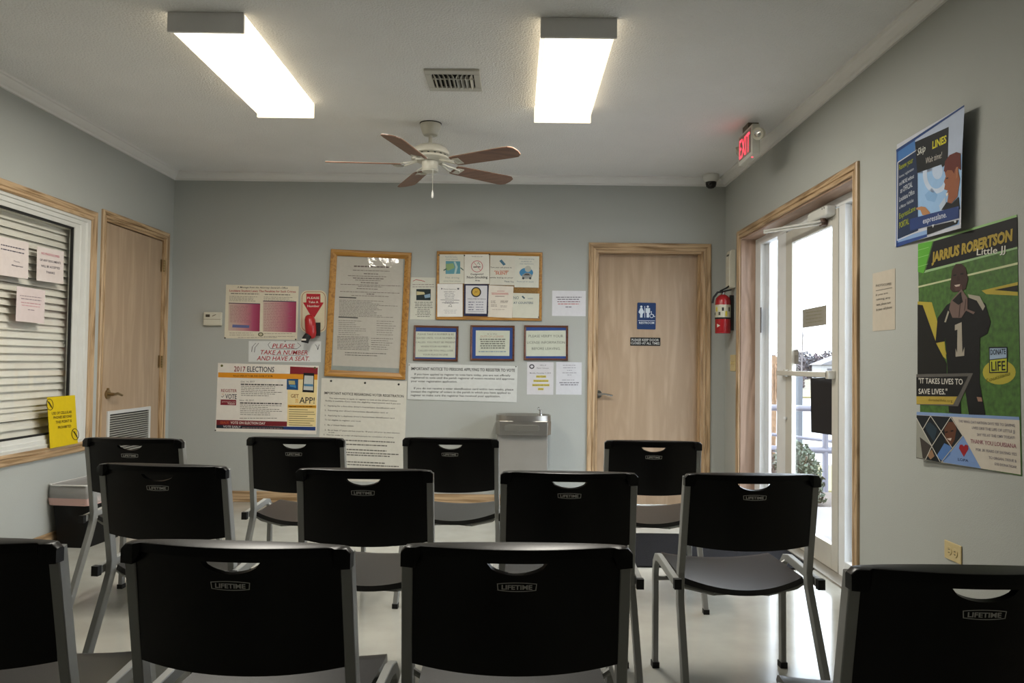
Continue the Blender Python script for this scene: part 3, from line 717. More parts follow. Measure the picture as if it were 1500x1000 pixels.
s.done()

# --- bulletin board and the sheets on and around it
q = crop(595, 365, .11)
s = Sheet('letter_sheet', 'white paper with a dark vehicle photograph, just beside the bulletin board', 'paper', [(601, 406), (638, 406.5), (637, 468), (601, 467.5)], 'back', '#c2c2b6')
s.path([q(90, 425), q(130, 405), q(200, 415), q(250, 432)], .9, '#a03a3a'); s.para(*q(85, 470), *q(370, 500), 2, 1, '#8a7f7c', seed=41, ragged=.05)
s.poly([q(135, 530), q(328, 530), q(326, 680), q(134, 678)], '#1e2a2c', 1); s.poly([q(140, 560), q(240, 570), q(250, 600), q(140, 610)], '#b8b088', 2); s.poly([q(240, 610), q(320, 590), q(322, 640), q(250, 650)], '#7d97ae', 2)
s.para(*q(100, 705), *q(365, 895), 9, 1.0, '#6d6c66', seed=42, ragged=.4, center=True); s.done()
bb = Sheet('bulletin_board', 'oak framed cork bulletin board crowded with paper notices', 'board', [(640, 368), (795, 370), (793, 470), (639, 468)], 'back', thick=.012, m=mat('cork', '#8c6a3a', .9, var=.25, vscale=90, bump=.3, bscale=200))
bb.frame(.034, .020, HONEY, HONEYX); bb.done()
def slip(px, label, col=PAPER, name='paper_notice', **kw): return Sheet(name, label, 'paper', px, 'back', col, gap=.0205, thick=.0212, plane=None, **kw)
s = slip([(644, 373), (680, 373), (680, 415.5), (644, 415.5)], 'paper with a blue and green river picture, top corner of the bulletin board', '#c8c6b8')
s.text('Thanks for visiting', q(520, 112), q(680, 114), 1.6, '#4a6a80'); s.text('river parish', q(530, 142), q(690, 144), 1.6, '#4a6a80')
s.poly([q(530, 160), q(722, 165), q(722, 330), q(528, 332)], '#5a8f9c', 1); s.poly([q(532, 200), q(630, 190), q(650, 250), q(560, 290), q(532, 270)], '#86a070', 2); s.poly([q(635, 170), q(660, 240), q(640, 330), q(665, 330), q(690, 240), q(660, 168)], '#a8c0bc', 2)
s.line(q(500, 285), q(545, 262), 1.8, '#46605a', name='picture'); s.line(q(725, 250), q(765, 282), 1.8, '#46605a', name='picture')
s.text('Not driving', q(525, 390), q(710, 394), 2.6, '#8a938c'); s.text('saves lives please', q(500, 434), q(728, 436), 2.2, '#8a938c'); s.pin(*q(440, 82)); s.done()
s = slip([(680.5, 373), (717, 373), (717, 416), (680.5, 416)], 'no smoking paper with a red struck circle on the bulletin board', '#d0cec4')
s.text('Thank you for', q(870, 106), q(1025, 108), 1.4, INK); s.ring(*q(945, 232), 8.6, 8.6, .9, '#b8606c'); s.poly([q(895, 236), q(945, 234), q(945, 246), q(895, 246)], '#22211f', 3); s.poly([q(952, 234), q(992, 234), q(992, 244), q(952, 246)], '#22211f', 3)
s.line(q(905, 180), q(990, 285), .8, '#b8606c', 4); s.path([q(950, 200), q(965, 178), q(985, 215)], .7, '#6a6a66')
s.text('Designated', q(862, 346), q(1030, 342), 2.4, INK, bold=0.015); s.text('Non-Smoking', q(810, 392), q(1085, 390), 3.8, INK, bold=0.015); s.text('Area', q(918, 428), q(984, 428), 2.4, INK, bold=0.015); s.pin(*q(778, 88)); s.done()
q = crop(715, 365, .11)
s = slip([(718, 374), (755, 375), (753.5, 418), (717.5, 417.5)], 'paper asking for silent phones with orange lettering on the bulletin board', '#c6c4b8')
s.poly([q(150, 160), q(180, 140), q(236, 205), q(205, 222)], '#466a80', 2); s.text('Turn your cell phone to', q(32, 252), q(315, 256), 2.0, '#5a5a56', bold=0.015); s.text('ALL FORMS', q(80, 303), q(275, 303), 2, '#c06a48', bold=0.015); s.text('SILENT', q(100, 338), q(258, 342), 4.0, '#c06040', bold=0.015)
s.text('while being at your', q(20, 388), q(335, 390), 1.8, '#4a4c48', bold=0.015); s.text('Thank You', q(215, 440), q(340, 446), 2.2, '#42525e', bold=0.015); s.pin(*q(18, 72)); s.done()
s = slip([(755.5, 375), (790, 376), (789, 421.5), (752.5, 421)], 'paper with a blue round car picture, corner of the bulletin board by the restroom door', '#c6c6ba')
s.text('Attention driving', q(410, 138), q(612, 142), 1.8, '#5a7486'); s.text('students on', q(440, 172), q(580, 174), 1.8, '#5a7486'); s.text('road requirements', q(420, 204), q(606, 206), 1.8, '#5a7486')
s.oval(*q(508, 315), 10, 7, '#3f7ca6', 1); s.oval(*q(530, 265), 4.6, 4.6, '#a8aaa0', 2); s.poly([q(455, 345), q(500, 318), q(545, 320), q(590, 350), q(570, 395), q(450, 398)], '#8c8e8a', 3); s.poly([q(470, 350), q(500, 326), q(540, 328), q(560, 352)], '#4c4c4c', 4); s.oval(*q(468, 390), 1.6, 1.6, '#33383c', 4); s.oval(*q(560, 390), 1.6, 1.6, '#33383c', 4)
s.text('Please ask for details', q(385, 440), q(605, 444), 1.8, '#5a7486'); s.done()
q = crop(595, 365, .11)
s = slip([(641, 416), (678, 416), (678, 464), (641, 464)], 'white letter paper with centred small print, lower corner of the bulletin board', '#d6d4d0')
s.poly([q(470, 515), q(492, 530), q(470, 540)], '#55555a', 2); s.poly([q(680, 518), q(710, 518), q(705, 540), q(685, 540)], '#55555a', 2)
s.text('Mission Statement', q(500, 540), q(672, 542), 1.8, '#55545a'); s.para(*q(500, 568), *q(660, 720), 8, .8, '#8a888a', seed=51, center=True, ragged=.3); s.line(q(460, 675), q(712, 680), .7, '#6a686a'); s.line(q(480, 712), q(700, 716), .7, '#6a686a')
s.path([q(560, 768), q(595, 730), q(612, 768), q(570, 760)], .7, '#7a7876'); s.para(*q(500, 812), *q(680, 850), 3, .6, '#a8a6a6', seed=52, center=True); s.done()
s = slip([(680, 416), (716, 417), (715, 463), (680, 463)], 'navy bordered certificate with a gold seal on the bulletin board', '#1f2340')
s.poly([q(795, 485), q(1082, 488), q(1072, 860), q(792, 856)], '#c4c4c8', 1, 'paper_sheet'); s.oval(*q(933, 573), 7.4, 7.4, '#2c2a26', 2); s.oval(*q(933, 573), 5.6, 5.6, '#b8963e', 3); s.path([q(915, 590), q(925, 560), q(940, 580), q(950, 555)], .9, '#8a6a22', 4)
s.text('OFFICE OF MOTOR VEHICLES', q(818, 670), q(1062, 672), 1.6, '#4a4a5c', bold=0.009); s.para(*q(830, 706), *q(910, 806), 4, 1.2, '#5a5a70', seed=53, ragged=.2); s.para(*q(930, 706), *q(1036, 806), 4, 1.1, '#7a7a88', seed=54, ragged=.1); s.line(q(825, 830), q(1040, 832), .6, '#7a7a88'); s.done()
q = crop(715, 365, .11)
s = slip([(716, 417.5), (751.5, 420), (751, 465.5), (714.5, 464.5)], 'cream paper with two thin red lines near the middle of the bulletin board', '#cdc6ba')
s.line(q(120, 560), q(220, 560), .8, '#b88a86'); s.line(q(45, 585), q(270, 588), .8, '#b8706c'); s.line(q(50, 602), q(272, 604), .8, '#b8706c'); s.line(q(95, 628), q(220, 630), 1, '#8a7a78')
s.para(*q(38, 690), *q(110, 716), 3, .8, '#9a9288', seed=55); s.para(*q(165, 690), *q(275, 712), 3, .8, '#9a9288', seed=56); s.para(*q(38, 742), *q(120, 760), 2, .8, '#8a8278', seed=57); s.para(*q(165, 755), *q(260, 770), 2, .8, '#9a9288', seed=58); s.para(*q(55, 805), *q(240, 812), 1, .8, '#a89e92', seed=59); s.done()
s = slip([(751, 429), (790, 430.5), (789, 466), (751, 465.5)], 'paper forbidding phones at the counters, below the bare cork strip', '#c2c2b4')
s.text('NO', q(338, 668), q(408, 668), 4.6, '#3f5a66', bold=0); s.poly([q(445, 632), q(462, 620), q(494, 652), q(478, 664)], '#3f5560', 2); s.text('use', q(530, 666), q(595, 666), 3, '#6a7a80'); s.text('AT COUNTERS', q(338, 730), q(598, 730), 3.4, '#42586a', bold=0.009); s.pin(*q(672, 905), r=.005); s.done()
s = Sheet('paper_notice', 'white landscape paper with one red line of print, between bulletin board and restroom door', 'paper', [(809, 425.5), (858, 426), (858, 463), (808.5, 462.5)], 'back', '#c8c8cc')
for x0, x1, y, col in ((905, 1245, 638, '#54505c'), (925, 1210, 666, '#54505c'), (920, 1225, 698, '#7a5a64'), (930, 1210, 728, '#b05a5c'), (1030, 1110, 768, '#5a5660')):
    s.para(*q(x0, y), *q(x1, y + 5), 1, 1.1, col, seed=x0, ragged=0)
s.done()

q = crop(590, 470, .18667)
def framed(px, label, blk, paper):
    s = Sheet('framed_sign', label, 'sign', px, 'back', '#28427e', thick=.008, group='small red-brown framed signs')
    s.frame(.017, .018, wood('mahogany_upright', '#4a2a1c', '#6b402a', 2), RED_WOOD)
    s.poly([q(*p) for p in paper], '#b9bdae', 1, 'paper_sheet'); blk(s); s.done()
SER = '#5a5b55'
def f1(s):
    for t, x0, x1, y in (('PLEASE TAKE A NUMBER & BE', 118, 400, 110), ('SEATED UNTIL YOUR NUMBER IS', 108, 412, 140), ('CALLED. YOU MUST BE PRESENT', 104, 415, 173), ('WHEN YOUR NUMBER IS', 142, 375, 206), ('CALLED OR YOU WILL LOSE', 122, 395, 238), ('YOUR PLACE IN LINE', 158, 355, 270)):
        s.text(t, q(x0, y), q(x1, y + 1), 2.6, SER)
def f2(s):
    s.text('It is the', q(665, 106), q(740, 106), 1.8, '#6a5a5a'); s.text('DUTY OF LICENSEE', q(612, 130), q(792, 130), 3.2, '#a8806c')
    s.para(*q(605, 144), *q(806, 212), 5, 1.4, '#55544f', seed=61, center=True, ragged=.1); s.para(*q(595, 240), *q(810, 246), 1, 1.6, '#7a8a96', seed=62, ragged=0)
def f3(s):
    for t, x0, x1, y in (('PLEASE VERIFY YOUR', 988, 1258, 128), ('LICENSE INFORMATION', 975, 1272, 178), ('BEFORE LEAVING.', 1012, 1238, 226)): s.text(t, q(x0, y), q(x1, y), 3.8, SER)
framed([(607, 476), (672, 478), (670.5, 529), (605, 528)], 'small red-brown framed sign with six lines of capitals filling it', f1, [(104, 82), (416, 88), (412, 288), (100, 284)])
framed([(689, 476), (754, 477), (753.5, 528.5), (689, 528)], 'small red-brown framed sign with a wide blue border all round its paper', f2, [(574, 74), (840, 76), (836, 274), (572, 272)])
framed([(768, 476), (832.5, 477), (831.5, 528), (767, 527.5)], 'small red-brown framed sign of three large lines, above the yellow marked paper', f3, [(966, 76), (1278, 74), (1280, 276), (968, 276)])

s = Sheet('notice_board', 'white landscape notice for persons applying to register, above the drinking fountain', 'notice', [(599, 532), (758, 536), (757, 589), (596.5, 584.5)], 'back', '#c4c6c3', thick=.006)
s.text('IMPORTANT NOTICE TO PERSONS APPLYING TO REGISTER TO VOTE', q(66, 384), q(880, 398), 4.4, '#2f302f', bold=0.015)
for t, x0, x1, y in (('If you have applied to register to vote here today, you are not officially', 92, 845, 424), ('registered to vote until the parish registrar of voters receives and approves', 64, 875, 450), ('your voter registration application.', 64, 428, 478), ('If you do not receive a voter identification card within two weeks, please', 88, 868, 534), ('contact the registrar of voters in the parish in which you have applied to', 64, 845, 560), ('register to make sure the registrar has received your application.', 64, 766, 588)):
    s.text(t, q(x0, y), q(x1, y + (x1 - x0) * .014), 3.0, '#474844', bold=0.009)
s.pin(*q(52, 344), r=.004); s.pin(*q(888, 358), r=.005); s.done()
q = crop(760, 520, .07)
s = Sheet('paper_notice', 'white paper with four yellow highlighted words, below the framed signs', 'paper', [(772.5, 530), (811, 530.5), (810.5, 578), (771.5, 577.5)], 'back', '#c4c3c6')
s.ring(*q(272, 238), 3.8, 3.4, 1.5, '#2f2f36'); s.text('Office of', q(440, 222), q(570, 222), 1.8, '#55545a'); s.text('Motor Vehicles', q(372, 282), q(624, 284), 1.8, '#55545a'); s.text('Monday, December 2, 2019', q(230, 385), q(668, 387), 1.8, '#4a4a50', bold=0.009)
for t, x0, x1, y in (('No Cash', 370, 562, 462), ('Transactions', 312, 612, 552), ('Debit/Credit Cards', 290, 632, 640), ('Only', 408, 512, 722)):
    s.rect(*q(x0 - 8, y - 38), *q(x1 + 8, y + 10), '#c2b45c', 1); s.text(t, q(x0, y), q(x1, y), 2.0, '#5c5216', bold=0.015)
s.done()
s = Sheet('paper_notice', 'plain white paper of grey print beside the yellow highlighted one', 'paper', [(815, 530), (852.5, 530.5), (851.5, 578), (814, 577.5)], 'back', '#c6c7cc')
for x0, x1, y in ((920, 1185, 212), (925, 1190, 264), (1010, 1110, 318), (912, 1205, 370), (1015, 1100, 414), (905, 1160, 520)): s.para(*q(x0, y), *q(x1, y + 5), 1, 1.1, '#9898a0', seed=x0, ragged=0)
s.para(*q(848, 576), *q(1255, 580), 1, 1.4, '#77777f', ragged=0); s.para(*q(870, 620), *q(1235, 624), 1, 1.4, '#77777f', ragged=0); s.done()

# --- signs on the restroom door
q = crop(920, 430, .09)
s = Sheet('restroom_sign', 'blue restroom sign with white figures on the wooden door', 'sign', [(933.5, 443), (961, 443.5), (960, 482.5), (933, 482)], 'back', '#1c3560', thick=.004, radius=.008, plane=SY - .006)
Wt = '#c4ccd4'
s.oval(*q(215, 212), 1.6, 1.6, Wt); s.poly([q(200, 232), q(230, 232), q(262, 300), q(248, 318), q(236, 330), q(234, 388), q(194, 388), q(196, 330), q(182, 318), q(168, 300)], Wt)
s.rect(*q(266, 202), *q(276, 388), Wt, 2, 'picture'); s.oval(*q(320, 212), 1.6, 1.6, Wt); s.poly([q(286, 236), q(356, 236), q(356, 312), q(342, 312), q(342, 388), q(300, 388), q(300, 312), q(286, 312)], Wt)
s.oval(*q(376, 296), .9, .9, Wt); s.path([q(376, 305), q(380, 340), q(412, 342), q(422, 376), q(438, 372)], .9, Wt); s.ring(*q(382, 362), 3, 3, .8, Wt)
s.line(q(165, 438), q(436, 441), .7, Wt); s.text('RESTROOM', q(180, 490), q(424, 492), 3.2, Wt, bold=0.015); s.done()
s = Sheet('door_sign', 'small black sign in white capitals below the blue restroom sign', 'sign', [(923.5, 494), (967.5, 494.5), (967, 506.5), (923, 506)], 'back', '#141414', thick=.003, plane=SY - .006)
s.text('PLEASE KEEP DOOR', q(56, 770), q(500, 774), 3.6, '#bcbcb8', bold=0.015); s.text('CLOSED AT ALL TIMES', q(44, 822), q(510, 828), 3.6, '#bcbcb8', bold=0.015); s.done()

# --- papers taped on the office window, the yellow sign leaning in it
q = crop(0, 330, .13) if False else crop(0, 330, 130 / 812)
PK = '#cfc4bf'
GP = GX + .002
s = Sheet('taped_paper', 'white paper of grey print on the office window, partly cut by the frame edge', 'paper', [(-10, 344), (42.5, 355.5), (40, 408.5), (-10, 401)], 'left', PK, plane=GP)
for x0, x1, y in ((5, 225, 175), (5, 225, 212)): s.para(*q(x0, y), *q(x1, y + 4), 1, 1.7, '#5a5560', seed=x0 + y, slope=.22, ragged=0)
s.text('Thanks,', q(120, 330), q(180, 344), 2, '#5a5560'); s.text('Management', q(104, 368), q(208, 388), 2.4, '#5a5560', bold=0.015)
s.done()
s = Sheet('taped_paper', 'white paper with a pink heading over dark capitals on the office window', 'paper', [(54, 360.5), (93.5, 368.5), (92, 416), (53, 410.5)], 'left', PK, plane=GP)
s.text('NO PHOTOCOPIES', q(375, 262), q(540, 298), 3.4, '#b86a78', bold=0.015); s.text('OF ANY DOCUMENTS', q(362, 322), q(552, 355), 3.4, '#4f4a54', bold=0.015); s.text('WILL BE ACCEPTED', q(372, 378), q(545, 404), 3.4, '#4f4a54', bold=0.015); s.text('THANKS', q(418, 436), q(498, 448), 3.4, '#4f4a54', bold=0.015)
s.done()
s = Sheet('taped_paper', 'pinkish paper of five fine centred lines, lowest of those taped on the office window', 'paper', [(24, 418.5), (66, 425.5), (64, 474), (23, 470)], 'left', '#cdbfbc', plane=GP)
for x0, x1, y, col in ((180, 378, 640, '#8a7a80'), (190, 375, 668, '#7a6a72'), (188, 368, 702, '#b07a82'), (195, 360, 728, '#c08a90'), (252, 312, 770, '#7a6a72')): s.para(*q(x0, y), *q(x1, y + 4), 1, 1.1, col, seed=x0, slope=.12, ragged=0)
s.done()
q = crop(0, 430, .26)
s = Sheet('yellow_sign', 'yellow sign against cellular phones leaning in the office window corner', 'sign', [(66.5, 583.5), (107.5, 579.5), (115, 647.5), (75, 654.5)], 'left', '#c9ae06', thick=.003, gap=0, plane=LW + .012, lean=math.radians(-5))
for i, (cx, cy) in enumerate(((286, 624), (413, 792))):
    s.ring(*q(cx, cy), 5.4, 8.6, 1.0, '#4a3e08', 2 + i); s.line(q(cx - 14, cy - 24), q(cx + 14, cy + 24), 1.2, '#4a3e08', 2 + i); s.poly([q(cx - 8, cy - 14), q(cx - 3, cy - 18), q(cx + 12, cy + 12), q(cx + 6, cy + 18)], '#3a3208', 2 + i)
for t, x0, x1, y in (('USE OF CELLULAR', 292, 405, 682), ('PHONES BEYOND', 300, 403, 706), ('THIS POINT IS', 310, 400, 732), ('PROHIBITED', 320, 395, 762)): s.text(t, q(x0, y), q(x1, y - 10), 4.0, '#4a3e08', bold=0.022)
s.done()

# --- posters on the right wall
q = crop(1260, 140, .26)
s = Sheet('poster', 'blue express service poster with a smiling woman, highest on the exit wall', 'poster', [(1313, 212), (1431, 154), (1421, 334), (1313, 361)], 'right', '#b9bcc6', thick=.0015, turn=(1, math.radians(-4)))
s.poly([q(207, 318), q(330, 250), q(330, 310), q(210, 378)], '#3f6ea8', 1); s.poly([q(205, 305), q(655, 52), q(655, 62), q(207, 322)], '#203c70', 2)
s.poly([q(330, 250), q(655, 64), q(640, 330), q(560, 380), q(420, 430), q(350, 440)], '#a9b4c8', 1)
s.poly([q(207, 318), q(218, 318), q(218, 850), q(206, 853)], '#2c4c86', 2); s.poly([q(206, 830), q(410, 780), q(622, 725), q(622, 700), q(206, 810)], '#7f9cc6', 1); s.poly([q(206, 830), q(410, 780), q(410, 795), q(206, 855)], '#2a4480', 2)
s.poly([q(220, 378), q(345, 308), q(352, 760), q(218, 808)], '#1d2c48', 2); s.line(q(216, 376), q(344, 304), 1.1, '#c9ccd4', 3); s.line(q(216, 376), q(214, 816), 1.1, '#c9ccd4', 3); s.line(q(214, 816), q(356, 764), 1.1, '#c9ccd4', 3)
s.poly([q(348, 432), q(560, 378), q(640, 330), q(630, 640), q(350, 690)], '#8fb2d8', 1)
s.ring(*q(470, 440), 23, 29, 7, '#b9c6da', 2); s.oval(*q(478, 425), 9, 12, '#b4c4dc', 2); s.poly([q(395, 560), q(440, 520), q(480, 560), q(460, 600), q(410, 590)], '#7da4ce', 2); s.poly([q(490, 620), q(530, 570), q(540, 640), q(500, 660)], '#aebccf', 3)
s.poly([q(330, 262), q(552, 176), q(545, 378), q(512, 404), q(505, 388), q(345, 436)], '#101418', 3)
s.text('Skip', q(345, 338), q(400, 312), 10, '#c4c4bc', 4, bold=0.009, shear=.3); s.text('LINES', q(445, 300), q(538, 264), 11, '#c2b91e', 4, bold=0.031); s.text('Wait time!', q(402, 384), q(508, 350), 9, '#b9b3ac', 4, shear=.15)
s.poly([q(525, 420), q(545, 400), q(610, 395), q(628, 470), q(612, 570), q(570, 610), q(545, 600), q(552, 560), q(540, 548), q(548, 535), q(524, 528), q(530, 500), q(522, 485), q(534, 455)], '#8a5236', 4)
s.poly([q(522, 425), q(530, 370), q(560, 335), q(605, 318), q(632, 325), q(634, 420), q(612, 405), q(596, 415), q(590, 440), q(575, 420), q(545, 420), q(535, 432)], '#5a2018', 5)
s.poly([q(535, 552), q(552, 545), q(550, 560), q(540, 568)], '#d4ccc4', 5); s.poly([q(604, 405), q(618, 400), q(616, 460), q(603, 468)], '#9a6242', 6); s.poly([q(536, 465), q(552, 460), q(552, 466), q(538, 471)], '#2a1612', 5)
s.poly([q(505, 645), q(540, 600), q(575, 608), q(620, 570), q(628, 640)], '#0e1216', 4)
s.poly([q(340, 632), q(372, 624), q(400, 628), q(432, 660), q(420, 680), q(380, 672), q(368, 645), q(342, 642)], '#a87850', 4)
s.poly([q(300, 695), q(622, 622), q(622, 690), q(300, 762)], '#22386c', 5); s.text('expresslane.', q(385, 722), q(542, 684), 8.5, '#c0c6d4', 6, bold=0.009)
s.poly([q(412, 740), q(618, 700), q(610, 722), q(412, 785)], '#10141a', 5); s.poly([q(445, 728), q(462, 724), q(452, 745)], '#c8ccd0', 6); s.oval(*q(598, 710), 2, 1.6, '#b8bcc0', 6)
for i, (t, x0, x1, y, dy, h, col) in enumerate((('Renew your', 226, 318, 420, -45, 8, '#9aa01e'), ('license, registration', 226, 322, 466, -48, 4, '#a8aeb8'), ('and MORE without', 228, 325, 508, -46, 6, '#b4bac4'), ('an OFFICIAL', 235, 315, 550, -38, 8, '#b4bac4'), ('Louisiana Office', 228, 328, 598, -46, 7, '#b4bac4'), ('of Motor Vehicles', 228, 322, 640, -44, 5, '#a8aeb8'), ('ExpressLane', 228, 335, 694, -48, 8, '#8a9420'), ('PORTAL', 228, 292, 748, -26, 9, '#9aa01e'))):
    s.text(t, q(x0, y), q(x1, y + dy), h, col, 4, bold=0.009)
s.done()

q = crop(1330, 310, .21); r = crop(1330, 500, .2)
GRASS = mat('printed_grass', '#3c6420', .6, var=.35, vscale=45)
s = Sheet('poster', 'tall green football field poster of a person in a black number one jersey', 'poster', [(1352, 358), (1490.5, 316), (1497, 695), (1357, 672)], 'right', m=GRASS, turn=(-1, math.radians(2.0)))
s.poly([q(108, 225), q(205, 205), q(145, 430), q(107, 420)], '#57a032', 1); s.poly([q(108, 225), q(762, 20), q(764, 38), q(215, 205)], '#8fb47a', 1)
for y in (270, 322, 385): s.line(q(108, y), q(180, y - 22), .7, '#8cc070', 2, 'picture')
s.poly([q(107, 520), q(330, 464), q(770, 352), q(770, 368), q(330, 476), q(107, 532)], '#b8bc94', 1)
s.poly([q(212, 208), q(765, 36), q(768, 245), q(160, 408)], '#0c0d0e', 2); s.poly([q(160, 408), q(768, 243), q(768, 258), q(148, 428)], '#90b080', 2)
s.text('JARRIUS ROBERTSON', q(200, 352), q(740, 196), 14, '#a08a36', 4, bold=0.054, shear=.12); s.text('Little JJ', q(500, 304), q(690, 284), 10, '#cfcdc4', 5, bold=0.009)
s.poly([q(530, 550), q(770, 490), q(770, 512), q(615, 545), q(770, 560), q(770, 585), q(560, 575)], '#a8963a', 1); s.poly([q(615, 546), q(770, 513), q(770, 556)], '#141412', 2)
s.poly([q(106, 626), q(200, 632), q(300, 1000), q(222, 915), q(140, 652), q(106, 648)], '#a89838', 1); s.poly([q(106, 648), q(140, 652), q(235, 930), q(300, 1060), q(300, 1160), q(106, 1160)], '#12120f', 2)
s.poly([r(240, 10), r(300, 0), r(312, 130), r(290, 110)], '#a89838', 3)
s.oval(*r(680, 225), 23, 18, '#a59a36', 1); s.text('Louisiana', r(590, 300), r(760, 245), 6, '#6a6a20', 3, shear=.3)
# person in the black jersey
s.poly([q(225, 920), q(240, 740), q(300, 650), q(350, 620), q(440, 600), q(500, 600), q(555, 640), q(592, 770), q(570, 850), q(520, 880), q(520, 1010), r(545, 120), r(545, 300), r(585, 540), r(470, 535), r(440, 330), r(410, 380), r(415, 530), r(330, 520), r(318, 150), q(290, 880), q(285, 905)], '#08090b', 3)
s.poly([q(322, 540), q(335, 410), q(360, 365), q(395, 362), q(425, 390), q(442, 470), q(425, 540), q(380, 560), q(340, 560)], '#3a2824', 4)
s.poly([q(345, 520), q(402, 508), q(405, 545), q(360, 552)], '#4a302c', 5); s.poly([q(352, 512), q(392, 505), q(386, 520), q(362, 524)], '#b8a89c', 6); s.poly([q(345, 440), q(365, 436), q(365, 446), q(347, 450)], '#141010', 6); s.poly([q(392, 430), q(412, 426), q(412, 438), q(393, 441)], '#141010', 6); s.poly([q(370, 450), q(385, 448), q(392, 480), q(368, 484)], '#33211d', 6)
s.poly([q(318, 680), q(330, 620), q(400, 540), q(440, 600), q(440, 680), q(490, 700), q(480, 715), q(430, 690), q(400, 740), q(340, 740)], '#6a5650', 6); s.poly([q(340, 620), q(395, 560), q(410, 630), q(380, 650)], '#101010', 7); s.line(q(398, 560), q(384, 735), 1.0, '#3a2c28', 7, 'picture'); s.line(q(430, 610), q(420, 690), .8, '#3a2c28', 7, 'picture')
s.poly([q(440, 575), q(520, 590), q(555, 660), q(540, 690), q(500, 620), q(450, 600)], '#9a9484', 4); s.poly([q(285, 770), q(310, 690), q(318, 700), q(296, 772)], '#9a9484', 5)
s.poly([q(355, 790), q(400, 770), q(405, 985), r(440, 40), r(438, 105), r(378, 112), r(378, 50), q(370, 985), q(372, 822), q(355, 828)], '#9c9486', 4)
s.poly([r(525, 405), r(560, 410), r(565, 440), r(535, 440)], '#8a6a58', 4)
s.poly([r(608, 40), r(738, 38), r(740, 228), r(612, 232)], '#12161a', 3); s.poly([r(616, 50), r(732, 48), r(733, 118), r(616, 132)], '#8fa2b8', 4); s.poly([r(617, 138), r(734, 124), r(734, 220), r(619, 224)], '#a8aa30', 4)
s.text('DONATE', r(622, 98), r(728, 92), 8, '#14181c', 5, bold=0.015); s.text('LIFE', r(628, 215), r(726, 210), 14, '#14181c', 5, bold=0.015)
s.poly([r(105, 240), r(500, 232), r(395, 475), r(106, 462)], '#55524e', 4); s.poly([r(105, 262), r(465, 255), r(395, 402), r(106, 400)], '#0e0f10', 5); s.poly([r(106, 402), r(390, 404), r(362, 462), r(106, 458)], '#a8923c', 5)
s.text('"IT TAKES LIVES TO', r(122, 306), r(430, 316), 8, '#c9c5bc', 6, bold=0.012); s.text('SAVE LIVES."', r(122, 384), r(322, 388), 8, '#c9c5bc', 6, bold=0.012); s.text('donatelifela.org', r(190, 436), r(358, 444), 4, '#5a4a18', 6)
s.poly([r(106, 515), r(820, 552), r(822, 575), r(106, 538)], '#7890b8', 3); s.poly([r(106, 538), r(822, 575), r(832, 975), r(104, 858)], '#bdb5a8', 2)
DK = '#131a1f'
s.poly([r(106, 540), r(350, 553), r(428, 690), r(275, 885), r(104, 855)], DK, 3); s.poly([r(106, 560), r(150, 640), r(215, 762), r(170, 862), r(106, 850)], '#8a8a80', 4); s.poly([r(130, 700), r(215, 770), r(170, 860), r(150, 855)], '#3a3430', 5)
s.poly([r(300, 640), r(330, 588), r(370, 590), r(385, 640), r(372, 720), r(345, 770), r(310, 730)], '#5a3624', 4); s.poly([r(318, 712), r(352, 706), r(345, 728)], '#c8b8ac', 5); s.poly([r(306, 662), r(324, 656), r(324, 666), r(308, 670)], '#1a0e0a', 5); s.poly([r(345, 652), r(364, 648), r(364, 658), r(346, 661)], '#1a0e0a', 5)
s.poly([r(160, 610), r(200, 590), r(250, 640), r(230, 740), r(180, 660)], '#20323e', 4); s.poly([r(245, 840), r(300, 745), r(350, 770), r(340, 830), r(290, 880)], '#4a6ea4', 4); s.poly([r(180, 830), r(215, 790), r(232, 840), r(205, 865)], '#8a6a50', 5)
for a_, b_ in (((106, 560), (272, 880)), ((205, 545), (358, 782)), ((345, 553), (430, 690)), ((205, 545), (150, 645)), ((345, 553), (215, 765)), ((428, 690), (280, 884)), ((215, 765), (170, 865))):
    s.line(r(*a_), r(*b_), 1.1, '#b9b5aa', 6, 'picture')
s.poly([r(430, 690), r(555, 930), r(290, 885)], '#6f8ab8', 3); s.poly([r(436, 845), r(402, 782), r(408, 758), r(424, 754), r(436, 768), r(448, 754), r(466, 762), r(468, 788)], '#8f1a24', 4); s.text('LOPA', r(395, 872), r(468, 882), 4, '#2a3a60', 4, bold=0.015)
for t, x0, x1, y, dy, h, col in (('THE WHO DAT NATION SAYS YES TO SAVING', 398, 792, 592, 34, 4, '#7f7a80'), ('LIVES LIKE THE LIFE OF LITTLE JJ.', 492, 795, 640, 30, 4, '#7f7a80'), ('SAY YES AT THE OMV TODAY!', 528, 790, 690, 24, 4, '#7f7a80'), ('THANK YOU LOUISIANA', 482, 802, 742, 40, 6, '#8f5a66'), ('FOR 20 YEARS OF SAYING YES', 520, 804, 800, 36, 4, '#7f7a80'), ('TO ORGAN, TISSUE &', 610, 804, 858, 28, 4, '#7f7a80'), ('EYE DONATION!', 652, 802, 905, 24, 4, '#7f7a80')):
    s.text(t, r(x0, y), r(x1, y + dy), h, col, 4, bold=0.009)
s.done()
q = crop(1265, 380, .12)
s = Sheet('paper_notice', 'narrow cream paper with six lines of print on the exit wall, beside the football poster', 'paper', [(1278.5, 400.5), (1312, 393), (1311.5, 482), (1279, 485.5)], 'right', '#b4ab9c')
